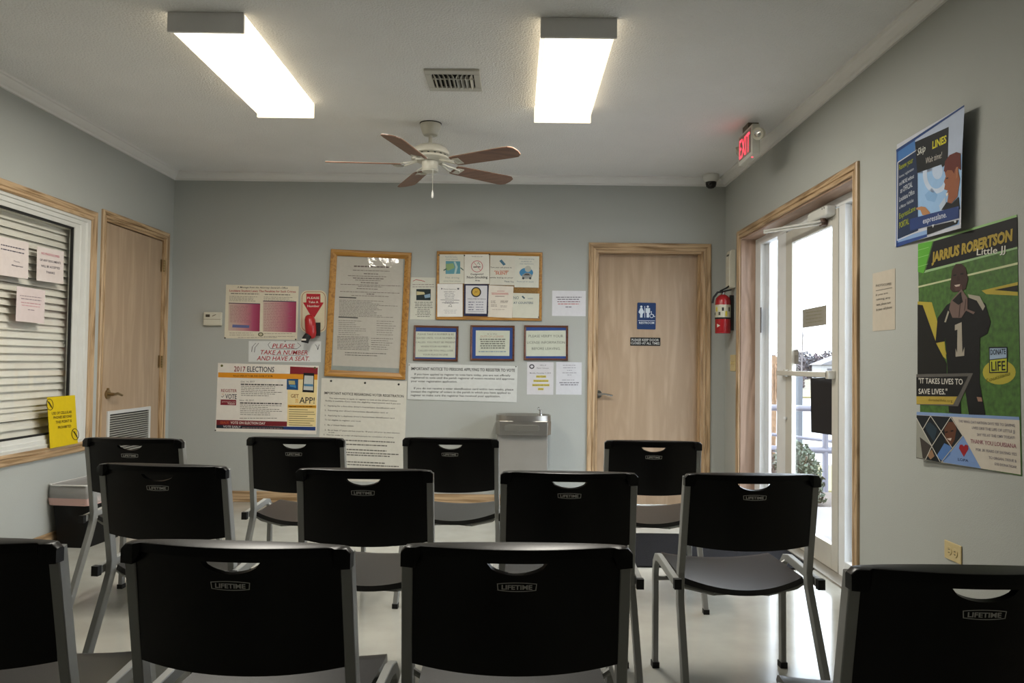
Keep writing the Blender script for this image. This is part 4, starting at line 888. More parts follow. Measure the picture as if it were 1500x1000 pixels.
for t, x0, x1, y, dy, h in (('PHOTOCOPIES', 155, 345, 335, -26, 3.6), ('', 155, 355, 382, -40, 0), ('If you are', 155, 302, 445, -30, 2.6), ('taking any', 158, 335, 500, -28, 3), ('tests, please turn', 160, 338, 566, -30, 3.6), ('in your cell phone', 160, 352, 628, -35, 3.8)):
    if t: s.text(t, q(x0, y), q(x1, y + dy), h, '#6a655c', 2, bold=0.015)
    else: s.line(q(x0, y), q(x1, y + dy), .9, '#6a655c')
s.done()

# ------------------------------------------------------------------ small fittings
pl = empty('wall_outlet', on(0, RW, 1397, 808), label='beige double power outlet low on the exit wall', cat='outlet')
a, b = on(0, RW, 1385, 793), on(0, RW, 1410, 824)
BEI = mat('outlet_beige', (.60, .48, .24), .4)
zc_, yc_ = (a.z + b.z) / 2, (a.y + b.y) / 2
box('cover_plate', (RW - .006, yc_ - .058, zc_ - .036), (RW - .0005, yc_ + .058, zc_ + .036), BEI, pl, bevel=.003)
for sgn in (-1, 1):
    sk = MB().lathe([(.0, 0), (.016, .001), (.017, .0), (.017, -.004)], (0, 0, 0), 16).build('socket', BEI, pl)
    sk.data.transform(Matrix.Translation((RW - .0075, yc_ + sgn * .02, zc_)) @ Matrix.Rotation(math.radians(-90), 4, 'Y'))
    for dz in (-.006, .006): box('slot', (RW - .0095, yc_ + sgn * .02 - .005, zc_ + dz - .001), (RW - .008, yc_ + sgn * .02 + .004, zc_ + dz + .001), RUBBER, sk)
local(pl)
for o in pl.children:
    for ch in o.children: ch.matrix_parent_inverse = Matrix()
sw = empty('light_switch', (RW, 6.11, 1.21), label='beige light switch plate between exit casing and room corner', cat='switch')
box('cover_plate', (RW - .006, 6.055, 1.135), (RW - .0005, 6.20, 1.265), BEI, sw, bevel=.003)
for y in (6.09, 6.15): box('toggle', (RW - .016, y - .005, 1.19), (RW - .005, y + .005, 1.212), BEI, sw, bevel=.002)
local(sw)
wb = empty('wall_box', (RW, 6.12, 1.95), label='long white plastic wall box above the red fire extinguisher', cat='box')
pf = [(0, -.005), (.045, -.005), (.052, .02), (.052, .24), (.045, .285), (.03, .30), (0, .30)]
MB().prism(pf, -.05, .05, Matrix.Translation((RW - .0005, 6.12, 1.80)) @ Matrix(((-1, 0, 0, 0), (0, 0, 1, 0), (0, 1, 0, 0), (0, 0, 0, 1)))).build('housing', CREAM, wb, bevel=.006)
for z in (1.90, 1.955): MB().tube([(RW - .0535, 6.1, z), (RW - .0545, 6.1, z)], .012, 14, ref=Vector((0, 1, 0))).build('screw_cover', WHITE, wb)
box('slot', (RW - .054, 6.085, 2.05), (RW - .050, 6.14, 2.062), ink('#55554c'), wb)
local(wb)

fe = empty('fire_extinguisher', (1.648, 6.13, 1.44), label='red fire extinguisher hanging on the wall by the exit casing', cat='extinguisher')
FR_ = mat('extinguisher_red', (.33, .012, .016), .25)
ec = (1.645, 6.13, 1.435)
MB().lathe([(.0, 0), (.058, .0), (.0605, .006), (.0605, .255), (.055, .28), (.035, .30), (.02, .31), (.0, .31)], ec, 28).build('cylinder', FR_, fe, smooth=True)
MB().lathe([(.0611, .125), (.0613, .126), (.0613, .225), (.0611, .226)], ec, 28).build('label_band', ink('#b8b4a0'), fe, smooth=True)
for k in range(6):
    a = math.radians(180 + 25 * k); R_ = .0618
    hh = random.uniform(.02, .045)
    MB().obox(Matrix.Translation((ec[0] + R_ * math.cos(a), ec[1] + R_ * math.sin(a), ec[2] + .17 + (.02 if k % 2 else -.015))) @ Matrix.Rotation(a, 4, 'Z'), .0015, .016, hh).build('label_print', ink(('#2a2a28', '#c0b03a', '#44443e')[k % 3]), fe)
MB().lathe([(.0611, .112), (.0625, .114), (.0625, .124), (.0611, .126)], ec, 28).build('strap', RUBBER, fe, smooth=True)
aa = math.radians(222)
t_ = Matrix.Translation((ec[0] + .062 * math.cos(aa), ec[1] + .062 * math.sin(aa), ec[2] + .06)) @ Matrix.Rotation(aa + math.pi / 2, 4, 'Z') @ Matrix.Rotation(math.pi / 2, 4, 'X')
MB().prism([(-.012, .014), (-.012, -.014), (.016, 0)], -.001, .001, t_).build('label_mark', ink('#c8b8a8'), fe)
MB().lathe([(.018, .30), (.018, .325), (.024, .33), (.024, .345), (.0, .347)], ec, 16).build('valve', CHROME, fe, smooth=True)
MB().tube([(ec[0] - .03, ec[1] - .02, ec[2] + .335), (ec[0] + .02, ec[1] - .03, ec[2] + .36), (ec[0] + .05, ec[1] - .05, ec[2] + .385)], .007, 8).build('lever', RUBBER, fe, smooth=True)
MB().tube([(ec[0] - .02, ec[1] - .02, ec[2] + .33), (ec[0] + .055, ec[1] - .05, ec[2] + .345)], .006, 8).build('carry_handle', RUBBER, fe, smooth=True)
MB().tube([(ec[0] - .01, ec[1] - .02, ec[2] + .33), (ec[0] - .05, ec[1] - .03, ec[2] + .325), (ec[0] - .078, ec[1] - .02, ec[2] + .285), (ec[0] - .085, ec[1] - .01, ec[2] + .24)], .009, 10).build('hose', RUBBER, fe, smooth=True)
box('bracket', (1.70, 6.115, 1.46), (RW - .0005, 6.145, 1.74), RUBBER, fe)
local(fe)

# exit sign with emergency lamps, under the ceiling
ex = empty('exit_sign', (1.50, 4.93, CZ), label='red lit EXIT sign with two emergency lamp heads under the ceiling', cat='sign')
EX0, EX1, EY0, EY1, EZ0, EZ1 = 1.462, 1.512, 4.79, 5.09, 2.505, 2.70
box('housing', (EX0, EY0, EZ0), (EX1, EY1, EZ1), mat('exit_white', (.62, .62, .56), .4), ex, bevel=.006)
box('mount', (EX0 + .002, EY0 + .09, EZ1 - .004), (EX1 + .02, EY1 - .09, CZ - .0005), mat('mount_brown', (.10, .085, .06), .5), ex)
vs_, fs, asp = text_mesh('EXIT', 0, 0)
ly0, ly1, lz0, lz1 = 5.05, 4.83, 2.54, 2.67
LED = mat('exit_red_led', (.5, .02, .03), .5, emit=(1, .05, .08), estr=1.3, var=0)
box('letter_panel', (EX0 - .002, ly1 - .015, lz0 - .012), (EX0 + .001, ly0 + .015, lz1 + .012), mat('exit_panel', (.36, .27, .26), .6), ex)
MB().add([(EX0 - .004, ly0 + (ly1 - ly0) * x, lz0 + (lz1 - lz0) * min(y, 1.0)) for x, y in vs_], fs).build('lettering', LED, ex)
MB().lathe([(0, -.003), (.006, -.002), (.006, .002), (0, .003)], (EX0 + .02, EY0 + .06, EZ0 - .002), 10).build('indicator', LED, ex)
for y, sgn in ((EY0, -1), (EY1, 1)):
    MB().tube([(EX1 - .02, y, 2.62), (EX1 - .02, y + sgn * .03, 2.62)], .012, 10).build('lamp_arm', CREAM, ex)
    hd = MB().lathe([(.0, .03), (.022, .03), (.034, .012), (.038, -.01), (.038, -.022), (.03, -.024)], (0, 0, 0), 20).build('lamp_head', CREAM, ex, smooth=True)
    d_ = Vector((-.75, sgn * .45 - .2, -.25)).normalized(); M_ = Matrix.Translation((EX1 - .02, y + sgn * .055, 2.62)) @ Vector((0, 0, -1)).rotation_difference(d_).to_matrix().to_4x4()
    hd.data.transform(M_)
    ln = MB().lathe([(.0, -.028), (.018, -.026), (.031, -.02), (.031, -.015)], (0, 0, 0), 20).build('lens', CHROME, hd, smooth=True); ln.data.transform(M_)
local(ex)
for o in ex.children:
    for ch in o.children: ch.matrix_parent_inverse = Matrix()

dc = empty('dome_camera', (1.575, 6.24, CZ), label='black dome security camera on white base in the ceiling corner', cat='camera')
MB().lathe([(.060, CZ - .0005), (.064, CZ - .02), (.060, CZ - .045), (.048, CZ - .062), (.0, CZ - .063)], (1.572, 6.24, 0), 24).build('base', WHITE, dc, smooth=True)
MB().lathe([(.044, CZ - .062), (.044, CZ - .075), (.038, CZ - .098), (.022, CZ - .112), (.0, CZ - .116)], (1.572, 6.24, 0), 20).build('dome', mat('smoked_dome', (.004, .004, .005), .08), dc, smooth=True)
local(dc)

# drinking fountain
df = empty('drinking_fountain', (.075, YB, 0), label='wall mounted steel drinking fountain with a grey cabinet', cat='fountain')
fx0, fx1 = -.155, .285
fzt, fzb = .765, .61
pf = [(fx0, YB - .001), (fx1, YB - .001), (fx1, YB - .25), (fx1 - .03, YB - .31), (fx0 + .03, YB - .31), (fx0, YB - .25)]
MB().prism(pf, fzb, fzt - .045).build('apron', STEEL, df, bevel=.003)
basin = MB()
n = 28
def rr(k, sx, sy, z): return ((fx0 + fx1) / 2 + sx * math.copysign(abs(math.cos(k)) ** .7, math.cos(k)), YB - .165 + sy * math.copysign(abs(math.sin(k)) ** .7, math.sin(k)), z)
KS = [2 * math.pi * i / n for i in range(n)]
basin.rings([[rr(k, .222, .150, fzt - .046) for k in KS], [rr(k, .220, .148, fzt - .004) for k in KS], [rr(k, .212, .140, fzt) for k in KS], [rr(k, .185, .115, fzt - .01) for k in KS], [rr(k, .12, .07, fzt - .034) for k in KS], [rr(k, .02, .02, fzt - .038) for k in KS]], cap=False)
basin.build('basin', STEEL, df, smooth=True)
mb = MB(); z_ = (fzb + fzt - .045) / 2
mb.prism([(x, y) for x, y in [(-.13 + .02 * math.cos(t) if math.cos(t) < 0 else .11 + .02 * math.cos(t), .026 * math.sin(t)) for t in [2 * math.pi * i / 20 + .01 for i in range(20)]]], .0, .003, Matrix.Translation(((fx0 + fx1) / 2 - .005, YB - .3105, z_)) @ Matrix.Rotation(math.pi / 2, 4, 'X'))
mb.build('push_panel', mat('panel_steel', (.26, .25, .22), .45, .8), df, bevel=.001)
MB().prism([(fx0 + .01, YB - .001), (fx1 - .025, YB - .001), (fx1 - .025, YB - .265), (fx0 + .01, YB - .265)], .26, fzb - .001).build('cabinet', GREY_ENAMEL, df, bevel=.006)
bx_, by_ = fx1 - .085, YB - .20
MB().lathe([(.022, fzt - .012), (.02, fzt + .004), (.008, fzt + .01), (.008, fzt + .03), (.012, fzt + .034), (.012, fzt + .04), (0, fzt + .042)], (bx_, by_, 0), 14).build('bubbler', CHROME, df, smooth=True)
MB().tube([(bx_, by_, fzt + .035), (bx_ - .02, by_, fzt + .045), (bx_ - .012, by_, fzt + .06)], .006, 8).build('spout_guard', CHROME, df, smooth=True)
local(df)

# waste bin with a bag
bn = empty('waste_bin', (-2.76, 4.9, 0), rz=0, label='black plastic waste bin with a clear bag folded over its rim', cat='bin')
def rrect(hx, hy, r, z, n=5, wob=0):
    P = []
    for sx, sy, t0 in ((1, 1, 0), (-1, 1, 90), (-1, -1, 180), (1, -1, 270)):
        for k in range(n):
            t = math.radians(t0 + 90 * k / (n - 1)); P.append((sx * (hx - r) + r * math.cos(t) + random.uniform(-wob, wob), sy * (hy - r) + r * math.sin(t) + random.uniform(-wob, wob), z + random.uniform(-wob, wob)))
    return P
BM = Matrix.Translation((-2.722, 4.94, 0)) @ Matrix.Rotation(math.radians(-5), 4, 'Z')
mb = MB(); mb.rings([rrect(.102, .172, .03, .0), rrect(.13, .205, .03, .36), rrect(.134, .209, .03, .38), rrect(.126, .201, .03, .38), rrect(.10, .168, .03, .012)])
o = mb.build('body', mat('bin_black', (.004, .004, .004), .5, spec=.2), bn, smooth=True); o.data.transform(BM)
mb = MB(); random.seed(3)
mb.rings([rrect(.138, .213, .03, .275, wob=.004), rrect(.140, .215, .03, .33, wob=.003), rrect(.1385, .2135, .03, .384, wob=.003), rrect(.126, .20, .03, .392, wob=.004), rrect(.112, .185, .03, .33, wob=.01), rrect(.10, .165, .03, .20, wob=.012)], cap=False)
def bagmat():
    m = bpy.data.materials.new('clear_bag'); m.use_nodes = True; nt = m.node_tree; p = nt.nodes['Principled BSDF']
    p.inputs['Base Color'].default_value = (.55, .54, .52, 1); p.inputs['Roughness'].default_value = .3
    t = nt.nodes.new('ShaderNodeBsdfTransparent'); mx = nt.nodes.new('ShaderNodeMixShader'); mx.inputs[0].default_value = .55
    nt.links.new(t.outputs[0], mx.inputs[1]); nt.links.new(p.outputs[0], mx.inputs[2]); nt.links.new(mx.outputs[0], nt.nodes['Material Output'].inputs['Surface'])
    return m
o = mb.build('bag', bagmat(), bn, smooth='all'); o.data.transform(BM)
random.seed(5)
rim = [BM @ Vector(p) for p in rrect(.137, .212, .03, .389, wob=.003)]
MB().tube(rim + rim[:1], .0045, 6, ref=Vector((0, 0, 1))).build('bag_rim_highlight', mat('rim_highlight_white', (.72, .71, .69), .35), bn, smooth='all')  # lighter tube added as a painted highlight along the bag's edge
random.seed(4)
mb = MB(); mb.rings([rrect(.1395, .2145, .03, .268, wob=.003), rrect(.1405, .2155, .03, .312, wob=.003)], cap=False)
o = mb.build('drawstring_band', mat('pink_band', (.62, .40, .36), .5), bn, smooth='all'); o.data.transform(BM)
local(bn)

# door mat
tag(box('door_mat', (.25, 4.50, .001), (RW + .015, 5.37, .011), mat('mat_charcoal', (.013, .0125, .014), .95, spec=.1, var=.5, vscale=160, bump=.8, bscale=300), bevel=.004), 'dark charcoal floor mat in front of the glazed exit door', 'mat')

# closer, signs and hanging panel on the exit door
dcl = empty('door_closer', (RW + .05, 4.6, 2.1), label='white door closer with folded arm above the exit door', cat='door closer')
MB().box((RW + .045, 4.42, 2.055), (RW + .108, 4.70, 2.115)).build('body', WHITE, dcl, bevel=.012, segs=3)
for dy in (.02, .05): MB().tube([(RW + .044, 4.42 + dy, 2.10), (RW + .0455, 4.42 + dy, 2.10)], .005, 8, ref=Vector((0, 0, 1))).build('screw', RUBBER, dcl)
MB().lathe([(.0, -.022), (.014, -.02), (.016, -.004), (.016, .0)], (RW + .075, 4.53, 2.056), 12).build('spindle', mat('spindle_brown', (.12, .07, .05), .5), dcl, smooth=True)
elb = on(0, RW - .06, 1121, 338)
MB().tube([(RW + .075, 4.53, 2.042), elb], .010, 8, rx=.006, ref=Vector((0, 0, 1)), square=True).build('arm', WHITE, dcl)
MB().tube([elb + Vector((0, 0, -.012)), (LX0 - .018, 4.57, 2.032)], .008, 8, rx=.005, ref=Vector((0, 0, 1)), square=True).build('forearm', WHITE, dcl)
MB().lathe([(.0, -.02), (.012, -.018), (.012, .006), (.0, .008)], tuple(elb), 12).build('elbow_pivot', WHITE, dcl, smooth=True)
box('arm_shoe', (LX0 - .025, 4.54, 2.02), (LX0 - .0005, 4.60, 2.05), mat('spindle_brown', (.12, .07, .05), .5), dcl)
local(dcl)
DP = FX0 + .0165
s = Sheet('glass_sign', 'tan paper sign taped on the upper glass of the exit door', 'sign', [(1176, 453.5), (1211, 446.5), (1211, 475.5), (1176, 480.5)], 'right', '#8b877c', plane=DP)
for k in range(4): s.para(1181, 458 + 5 * k, 1206, 458 + 5 * k, 1, 1.2, '#7d7860', seed=k, slope=-.15, ragged=.1)
s.done()
s = Sheet('glass_sticker', 'small brownish sticker low beside the stile on the exit door glass', 'sticker', [(1162.5, 512.5), (1170, 512), (1170, 533), (1162.5, 533)], 'right', '#77736c', plane=DP); s.rect(1163.5, 515, 1169, 520, '#8c8880', 1); s.done()
s = Sheet('hanging_panel', 'black rectangular panel hung on the exit door glass below the push bar', 'panel', [(1190, 553.5), (1222, 552.5), (1222, 637), (1191, 633)], 'right', '#17171a', thick=.012, gap=.002, plane=DP)
s.poly([(1194, 553), (1197, 549), (1199, 553)], '#17171a', 1); s.done()

# ------------------------------------------------------------------ chairs
def smile(x, hw=.061):
    t = max(0, 1 - (x / hw) ** 2); return t ** .6
SAG = .046
def backy(x, z): return -.012 - .165 * (z - .42) - SAG * (1 - min(1, abs(x) / .235) ** 2)
def chair_parts():
    P = []
    # back plate with the hand slot
    xs = sorted(set([-.2155, -.205, -.18, -.155, -.13, -.105, -.085, -.07, .2155, .205, .18, .155, .13, .105, .085, .07] + [-.061 + .122 * i / 14 for i in range(15)]))
    st, sd = .776, .0245
    def rows(x):
        zb = .549 - .012 * (1 - (abs(x) / .2155) ** 2.2)
        sb = st - sd * smile(x)
        lo = [zb + (sb - zb) * t for t in (0, .06, .3, .55, .8, .94, 1)]
        return lo + [st, .79]
    bm = bmesh.new(); V = [[bm.verts.new((x, backy(x, z), z)) for z in rows(x)] for x in xs]
    nr = len(V[0])
    for i in range(len(xs) - 1):
        for j in range(nr - 1):
            if j == 6:
                continue
            bm.faces.new((V[i][j], V[i + 1][j], V[i + 1][j + 1], V[i][j + 1]))
    for i in range(len(xs)):                       # outside the slot its two edges are one
        pass
    bmesh.ops.remove_doubles(bm, verts=bm.verts, dist=1e-5)
    bmesh.ops.recalc_face_normals(bm, faces=bm.faces)
    bmesh.ops.solidify(bm, geom=bm.faces[:], thickness=.014)
    bmesh.ops.recalc_face_normals(bm, faces=bm.faces)
    # top rail with ears that cover the tube ends
    R = []
    N = 48
    for i in range(N + 1):
        x = -.237 + .474 * i / N; ax = abs(x)
        ear = min(1, max(0, (ax - .203) / .004))
        zb = .786 - .023 * ear; zt = .806 - .003 * (ax / .237) ** 6 - .010 * max(0, (ax - .222) / .015) ** 2.5
        y0 = backy(x, .80) - .004 - .014 * ear; y1 = -.012 - .165 * .38 + .022 - .012 * (ax / .237) ** 2
        e = .004
        R.append([(x, y0, zb), (x, y0, zt - e), (x, y0 + e * .4, zt - e * .3), (x, y0 + e * 1.2, zt), (x, y1 - e, zt), (x, y1, zt - e), (x, y1, zb)])
    vs_ = [[bm.verts.new(p) for p in r] for r in R]; M_ = len(R[0])
    for i in range(N):
        for j in range(M_): bm.faces.new((vs_[i][j], vs_[i][(j + 1) % M_], vs_[i + 1][(j + 1) % M_], vs_[i + 1][j]))
    bm.faces.new(vs_[0]); bm.faces.new(list(reversed(vs_[-1])))
    bmesh.ops.recalc_face_normals(bm, faces=bm.faces)
    me = bpy.data.meshes.new('backrest'); bm.to_mesh(me); bm.free(); me.materials.append(BLACK)
    for p in me.polygons: p.use_smooth = True
    me.set_sharp_from_angle(angle=math.radians(35))
    P.append(('backrest', me))
    # seat
    bm = bmesh.new(); nx, ny = 16, 16
    def seat(i, j):
        u = -1 + 2 * i / nx; t = j / ny
        wd = .220 if t < .75 else .220 - .012 * ((t - .75) / .25) ** 2
        yr = .02 - .05 * (1 - u * u); yf = .425 - .02 * u * u
        y = yr + (yf - yr) * t
        z = .424 - .034 * (1 - u * u) * (1 - .45 * t) + .004 * t
        if t > .86: z -= .03 * ((t - .86) / .14) ** 2
        return (u * wd, y, z)
    V = [[bm.verts.new(seat(i, j)) for j in range(ny + 1)] for i in range(nx + 1)]
    for i in range(nx):
        for j in range(ny): bm.faces.new((V[i][j], V[i + 1][j], V[i + 1][j + 1], V[i][j + 1]))
    bmesh.ops.recalc_face_normals(bm, faces=bm.faces)
    if bm.faces[0].normal.z < 0: bmesh.ops.reverse_faces(bm, faces=bm.faces)
    bmesh.ops.solidify(bm, geom=bm.faces[:], thickness=.020)
    bmesh.ops.recalc_face_normals(bm, faces=bm.faces)
    me = bpy.data.meshes.new('seat'); bm.to_mesh(me); bm.free(); me.materials.append(SEATM)
    for p in me.polygons: p.use_smooth = True
    me.set_sharp_from_angle(angle=math.radians(40))
    P.append(('seat', me))
    def keep(name, mb, m, smooth=True):
        o = mb.build(name, m, smooth=smooth); P.append((name, o.data)); bpy.data.objects.remove(o)
    for sx in (-1, 1):
        r = [(.244 * sx, -.165, .012), (.239 * sx, -.10, .17), (.234 * sx, -.025, .34), (.230 * sx, -.006, .40), (.228 * sx, -.004, .45), (.2265 * sx, -.022, .54), (.225 * sx, -.068, .79)]
        keep('rear_leg', MB().tube(r, .017, rx=.0115, square=True), FRAME_GREY, False)
        f = [(.252 * sx, .290, .012), (.252 * sx, .296, .36), (.252 * sx, .288, .405), (.252 * sx, .262, .432), (.252 * sx, .22, .440), (.252 * sx, -.045, .420)]
        keep('front_leg', MB().tube(f, .015, rx=.0105, square=True), FRAME_GREY, False)
        keep('end_cap', MB().box((.252 * sx - .0125, -.066, .402), (.252 * sx + .0125, -.044, .437)), RUBBER, False)
        for x, y in ((.244, -.165), (.252, .290)):
            keep('foot_cap', MB().box((x * sx - .0135, y - .018, 0), (x * sx + .0135, y + .018, .022)), RUBBER, False)
    keep('cross_bar', MB().tube([(-.252, .285, .345), (.252, .285, .345)], .009, 8), FRAME_GREY)
    keep('seat_bar', MB().tube([(-.25, .25, .424), (-.19, .25, .385), (.19, .25, .385), (.25, .25, .424)], .009, 8), FRAME_GREY)
    keep('seat_bar', MB().tube([(-.25, .03, .418), (-.2, .03, .385), (-.1, .03, .362), (.1, .03, .362), (.2, .03, .385), (.25, .03, .418)], .009, 8), FRAME_GREY)
    # the maker's badge, moulded on the plate
    mb = MB(); vs_, fs, asp = text_mesh('LIFETIME', .032, 0)
    zc, hw, hh = .728, .0405, .0098
    put = lambda x, z: (x, backy(x, z) - .0012, z)
    mb.add([put(-.031 + .062 * x, zc - .0048 + .0096 * y) for x, y in vs_], fs)
    out = []; inn = []; n = 12
    for (L, k) in ((out, 0), (inn, .0016)):
        top = [(-hw + k * 1.2 + (hw - k * 1.2) * 2 * i / n) for i in range(n + 1)]
        for x in top: L.append(put(x, zc + hh - k - .0026 * (x / hw) ** 2))
        for x in reversed(top): L.append(put(x * .965, zc - hh + k + .0026 * (x / hw) ** 2))
    m_ = len(out); mb.add(out + inn, [(i, (i + 1) % m_, m_ + (i + 1) % m_, m_ + i) for i in range(m_)])
    o = mb.build('logo', LOGO, fix=False)
    P.append(('logo', o.data)); bpy.data.objects.remove(o)
    return P
PARTS = chair_parts()
def chair(cx, d, rot, label, x=None):
    """cx: photograph column of the back's middle, d: distance of its top edge, rot: yaw in degrees."""
    X = ((cx - 756) * d / F) if x is None else x
    a = math.radians(rot); oy = -.085
    loc = (X + math.sin(a) * oy, d - math.cos(a) * oy, 0)
    r = empty('stacking_chair', loc, a, label, 'chair', 'black plastic stacking chairs in three rows')
    for name, me in PARTS:
        o = bpy.data.objects.new(name, me); COL.objects.link(o); o.parent = r
    return r
row1, row2, row3 = 'in the front row by the notice wall', 'in the middle row', 'in the back row'
chair(196.5, 3.57, -3, 'black stacking chair ' + row1 + ', beside the waste bin')
chair(435, 3.71, -2, 'black stacking chair ' + row1 + ', before the elections poster')
chair(662, 3.78, -2, 'black stacking chair ' + row1 + ', beside the drinking fountain')
chair(957.5, 3.78, -2, 'black stacking chair ' + row1 + ', before the restroom door')
chair(240, 2.70, -5, 'black stacking chair ' + row2 + ', on its window end')
chair(537, 2.66, 0, 'black stacking chair ' + row2 + ', before the voter registration notice')
chair(835.5, 2.66, 0, 'black stacking chair ' + row2 + ', before the drinking fountain')
chair(1102.5, 2.675, 2, 'black stacking chair ' + row2 + ' whose whole seat and legs show, by the exit')
chair(0, 1.56, 0, 'black stacking chair ' + row3 + ', cut by the photo edge on the window side', x=-1.158)
chair(351.5, 1.565, -3, 'black stacking chair ' + row3 + ', second from the window side')
chair(761, 1.585, 1.5, 'black stacking chair ' + row3 + ', third from the window side')
chair(0, 1.455, 0, 'black stacking chair ' + row3 + ', beneath the wall outlet and football poster', x=.868)

# ------------------------------------------------------------------ outside the exit door
CONC = mat('concrete', (.165, .15, .15), .85, var=.12, vscale=3, bump=.2, bscale=40)
ASPH = mat('pale_asphalt', (.30, .30, .30), .9, var=.1, vscale=1)
LAWN = mat('winter_lawn', (.15, .13, .055), .95, var=.3, vscale=.6)
struct(box('porch_slab', (RW + .17, 2.0, -.30), (4.6, 6.62, -.02), CONC))
struct(box('planting_bed', (RW + .17, 6.62, -.30), (4.6, 7.9, -.10), mat('mulch', (.06, .045, .035), .95, var=.4, vscale=30)))
struct(box('parking_lot', (RW + .17, -25, -.95), (60, 48, -.80), ASPH))
struct(box('kerb_island', (2.6, 11.5, -.80), (7.5, 14.5, -.66), LAWN))
struct(box('roadside_lawn', (-20, 48, -.95), (160, 62, -.70), LAWN))
struct(box('far_ground', (-60, 62, -.95), (260, 260, -.78), mat('winter_field', (.09, .08, .05), .95, var=.2, vscale=.2)))
# hand rail along the ramp
rl = empty('hand_rail', (3.2, 9.0, -.8), label='grey pipe hand rail outside beyond the exit door', cat='railing')
RAIL = mat('rail_grey', (.10, .10, .125), .5, .3)
def rpt(px, py, Y): return on(1, Y, px, py)
MB().tube([rpt(1090, 596, 9), rpt(1275, 600, 9)], .036, 10).build('top_rail', RAIL, rl, smooth=True)
MB().tube([rpt(1090, 656, 9), rpt(1275, 661, 9)], .040, 10).build('lower_rail', RAIL, rl, smooth=True)
MB().tube([rpt(1130, 636, 10.4), rpt(1290, 654, 10.4)], .022, 10).build('ramp_rail', RAIL, rl, smooth=True)
for x_ in (1093, 1209, 1272):
    p = rpt(x_, 597, 9.0); MB().tube([p, (p.x, p.y, -.8)], .036, 10).build('post', RAIL, rl, smooth=True)
local(rl)
# pale block column and dark post beyond
p = on(1, 16, 1168, 560)
co = empty('square_post', (p.x, 16, -.8), label='blue-grey square post standing beyond the hand rail', cat='post')
t0, t1 = on(1, 16, 1163, 548), on(1, 16, 1173.5, 592)
box('shaft', (t0.x, 15.9, -.8), (t1.x, 16.1, t0.z), mat('post_bluegrey', (.045, .055, .07), .6), co, bevel=.01)
box('post_cap', (t0.x - .03, 15.87, t0.z), (t1.x + .03, 16.13, t0.z + .05), mat('post_bluegrey', (.045, .055, .07), .6), co, bevel=.01)
local(co)

def leafy(name, label, cat, c, rx, ry, rz_, n, leaf, col, seed, stems=6, parent_kind=None, stemcol=(.12, .08, .05)):
    rnd = random.Random(seed)
    t = empty(name, (c[0], c[1], c[2]), label=label, cat=cat)
    mb = MB()
    for i in range(n):
        while True:
            v_ = Vector((rnd.uniform(-1, 1), rnd.uniform(-1, 1), rnd.uniform(0, 1)))
            if .35 < v_.length < 1: break
        p_ = Vector((c[0] + v_.x * rx, c[1] + v_.y * ry, c[2] + .04 + v_.z * rz_))
        d_ = Vector((rnd.gauss(0, 1), rnd.gauss(0, 1), rnd.gauss(.6, 1))).normalized(); e_ = d_.orthogonal().normalized()
        e_ = (Matrix.Rotation(rnd.uniform(0, 6.3), 3, d_) @ e_); f2 = d_.cross(e_); L_ = leaf * rnd.uniform(.6, 1.2)
        mb.add([p_ - e_ * L_, p_ + f2 * L_ * .4, p_ + e_ * L_, p_ - f2 * L_ * .4], [(0, 1, 2, 3)])
    o = mb.build('foliage', col, t, fix=False); o['kind'] = 'stuff'
    for i in range(stems):
        a_ = rnd.uniform(0, 6.3); h_ = rnd.uniform(.5, .9)
        MB().tube([(c[0], c[1], c[2] - .02), (c[0] + rx * .3 * math.cos(a_), c[1] + ry * .3 * math.sin(a_), c[2] + rz_ * .4), (c[0] + rx * .7 * math.cos(a_), c[1] + ry * .7 * math.sin(a_), c[2] + rz_ * h_)], .008 if rz_ < 2 else .05, 5).build('stem', mat(f'bark_{stemcol[0]}', stemcol, .9), t)
    local(t)
    return t
SHRUB = mat('shrub_green', (.035, .055, .032), .6, var=.5, vscale=14)
REDL = mat('shrub_reddish', (.06, .04, .03), .6, var=.5, vscale=14)
leafy('shrub', 'rounded dark green shrub outside at the porch edge', 'shrub', (2.62, 7.25, -.10), .27, .32, .56, 3000, .032, SHRUB, 1)
leafy('shrub', 'smaller reddish green shrub outside, close to the exit door stile', 'shrub', (3.05, 6.85, -.10), .14, .16, .32, 1200, .026, REDL, 2)
leafy('shrub', 'brown twiggy shrub outside, seen through the far sidelight', 'shrub', (2.16, 6.86, -.10), .17, .16, .72, 1400, .028, REDL, 3)
# palm-like dry clump with straw skirt
p = on(1, 13, 1131, 560)
pm = empty('dry_palm', (p.x, 13, -.8), label='straw coloured palm trunk with hanging dry fronds outside', cat='palm')
STRAW = mat('straw', (.15, .09, .05), .95, var=.4, vscale=20)
z0_, z1_ = on(1, 13, 1131, 580).z, on(1, 13, 1131, 521).z
MB().tube([(p.x, 13, -.8), (p.x + .02, 13, z0_), (p.x + .02, 13, z1_)], .06, 10).build('trunk', STRAW, pm, smooth=True)
rnd = random.Random(5)
for i in range(34):
    a_ = rnd.uniform(0, 6.3); L_ = rnd.uniform(.45, .8)
    MB().tube([(p.x + .02, 13, z1_ - rnd.uniform(0, .1)), (p.x + .02 + .09 * math.cos(a_), 13 + .09 * math.sin(a_), z1_ - .2), (p.x + .02 + .11 * math.cos(a_), 13 + .11 * math.sin(a_), z1_ - L_)], .014, 4).build('dry_frond', STRAW, pm)
for i in range(9):
    a_ = rnd.uniform(0, 6.3)
    MB().tube([(p.x + .02, 13, z1_ - .05), (p.x + .02 + .14 * math.cos(a_), 13 + .14 * math.sin(a_), z1_ + .16), (p.x + .02 + .34 * math.cos(a_), 13 + .34 * math.sin(a_), z1_ + rnd.uniform(.12, .3))], .006, 4).build('twig', mat('twig_grey', (.2, .18, .16), .9), pm)
local(pm)
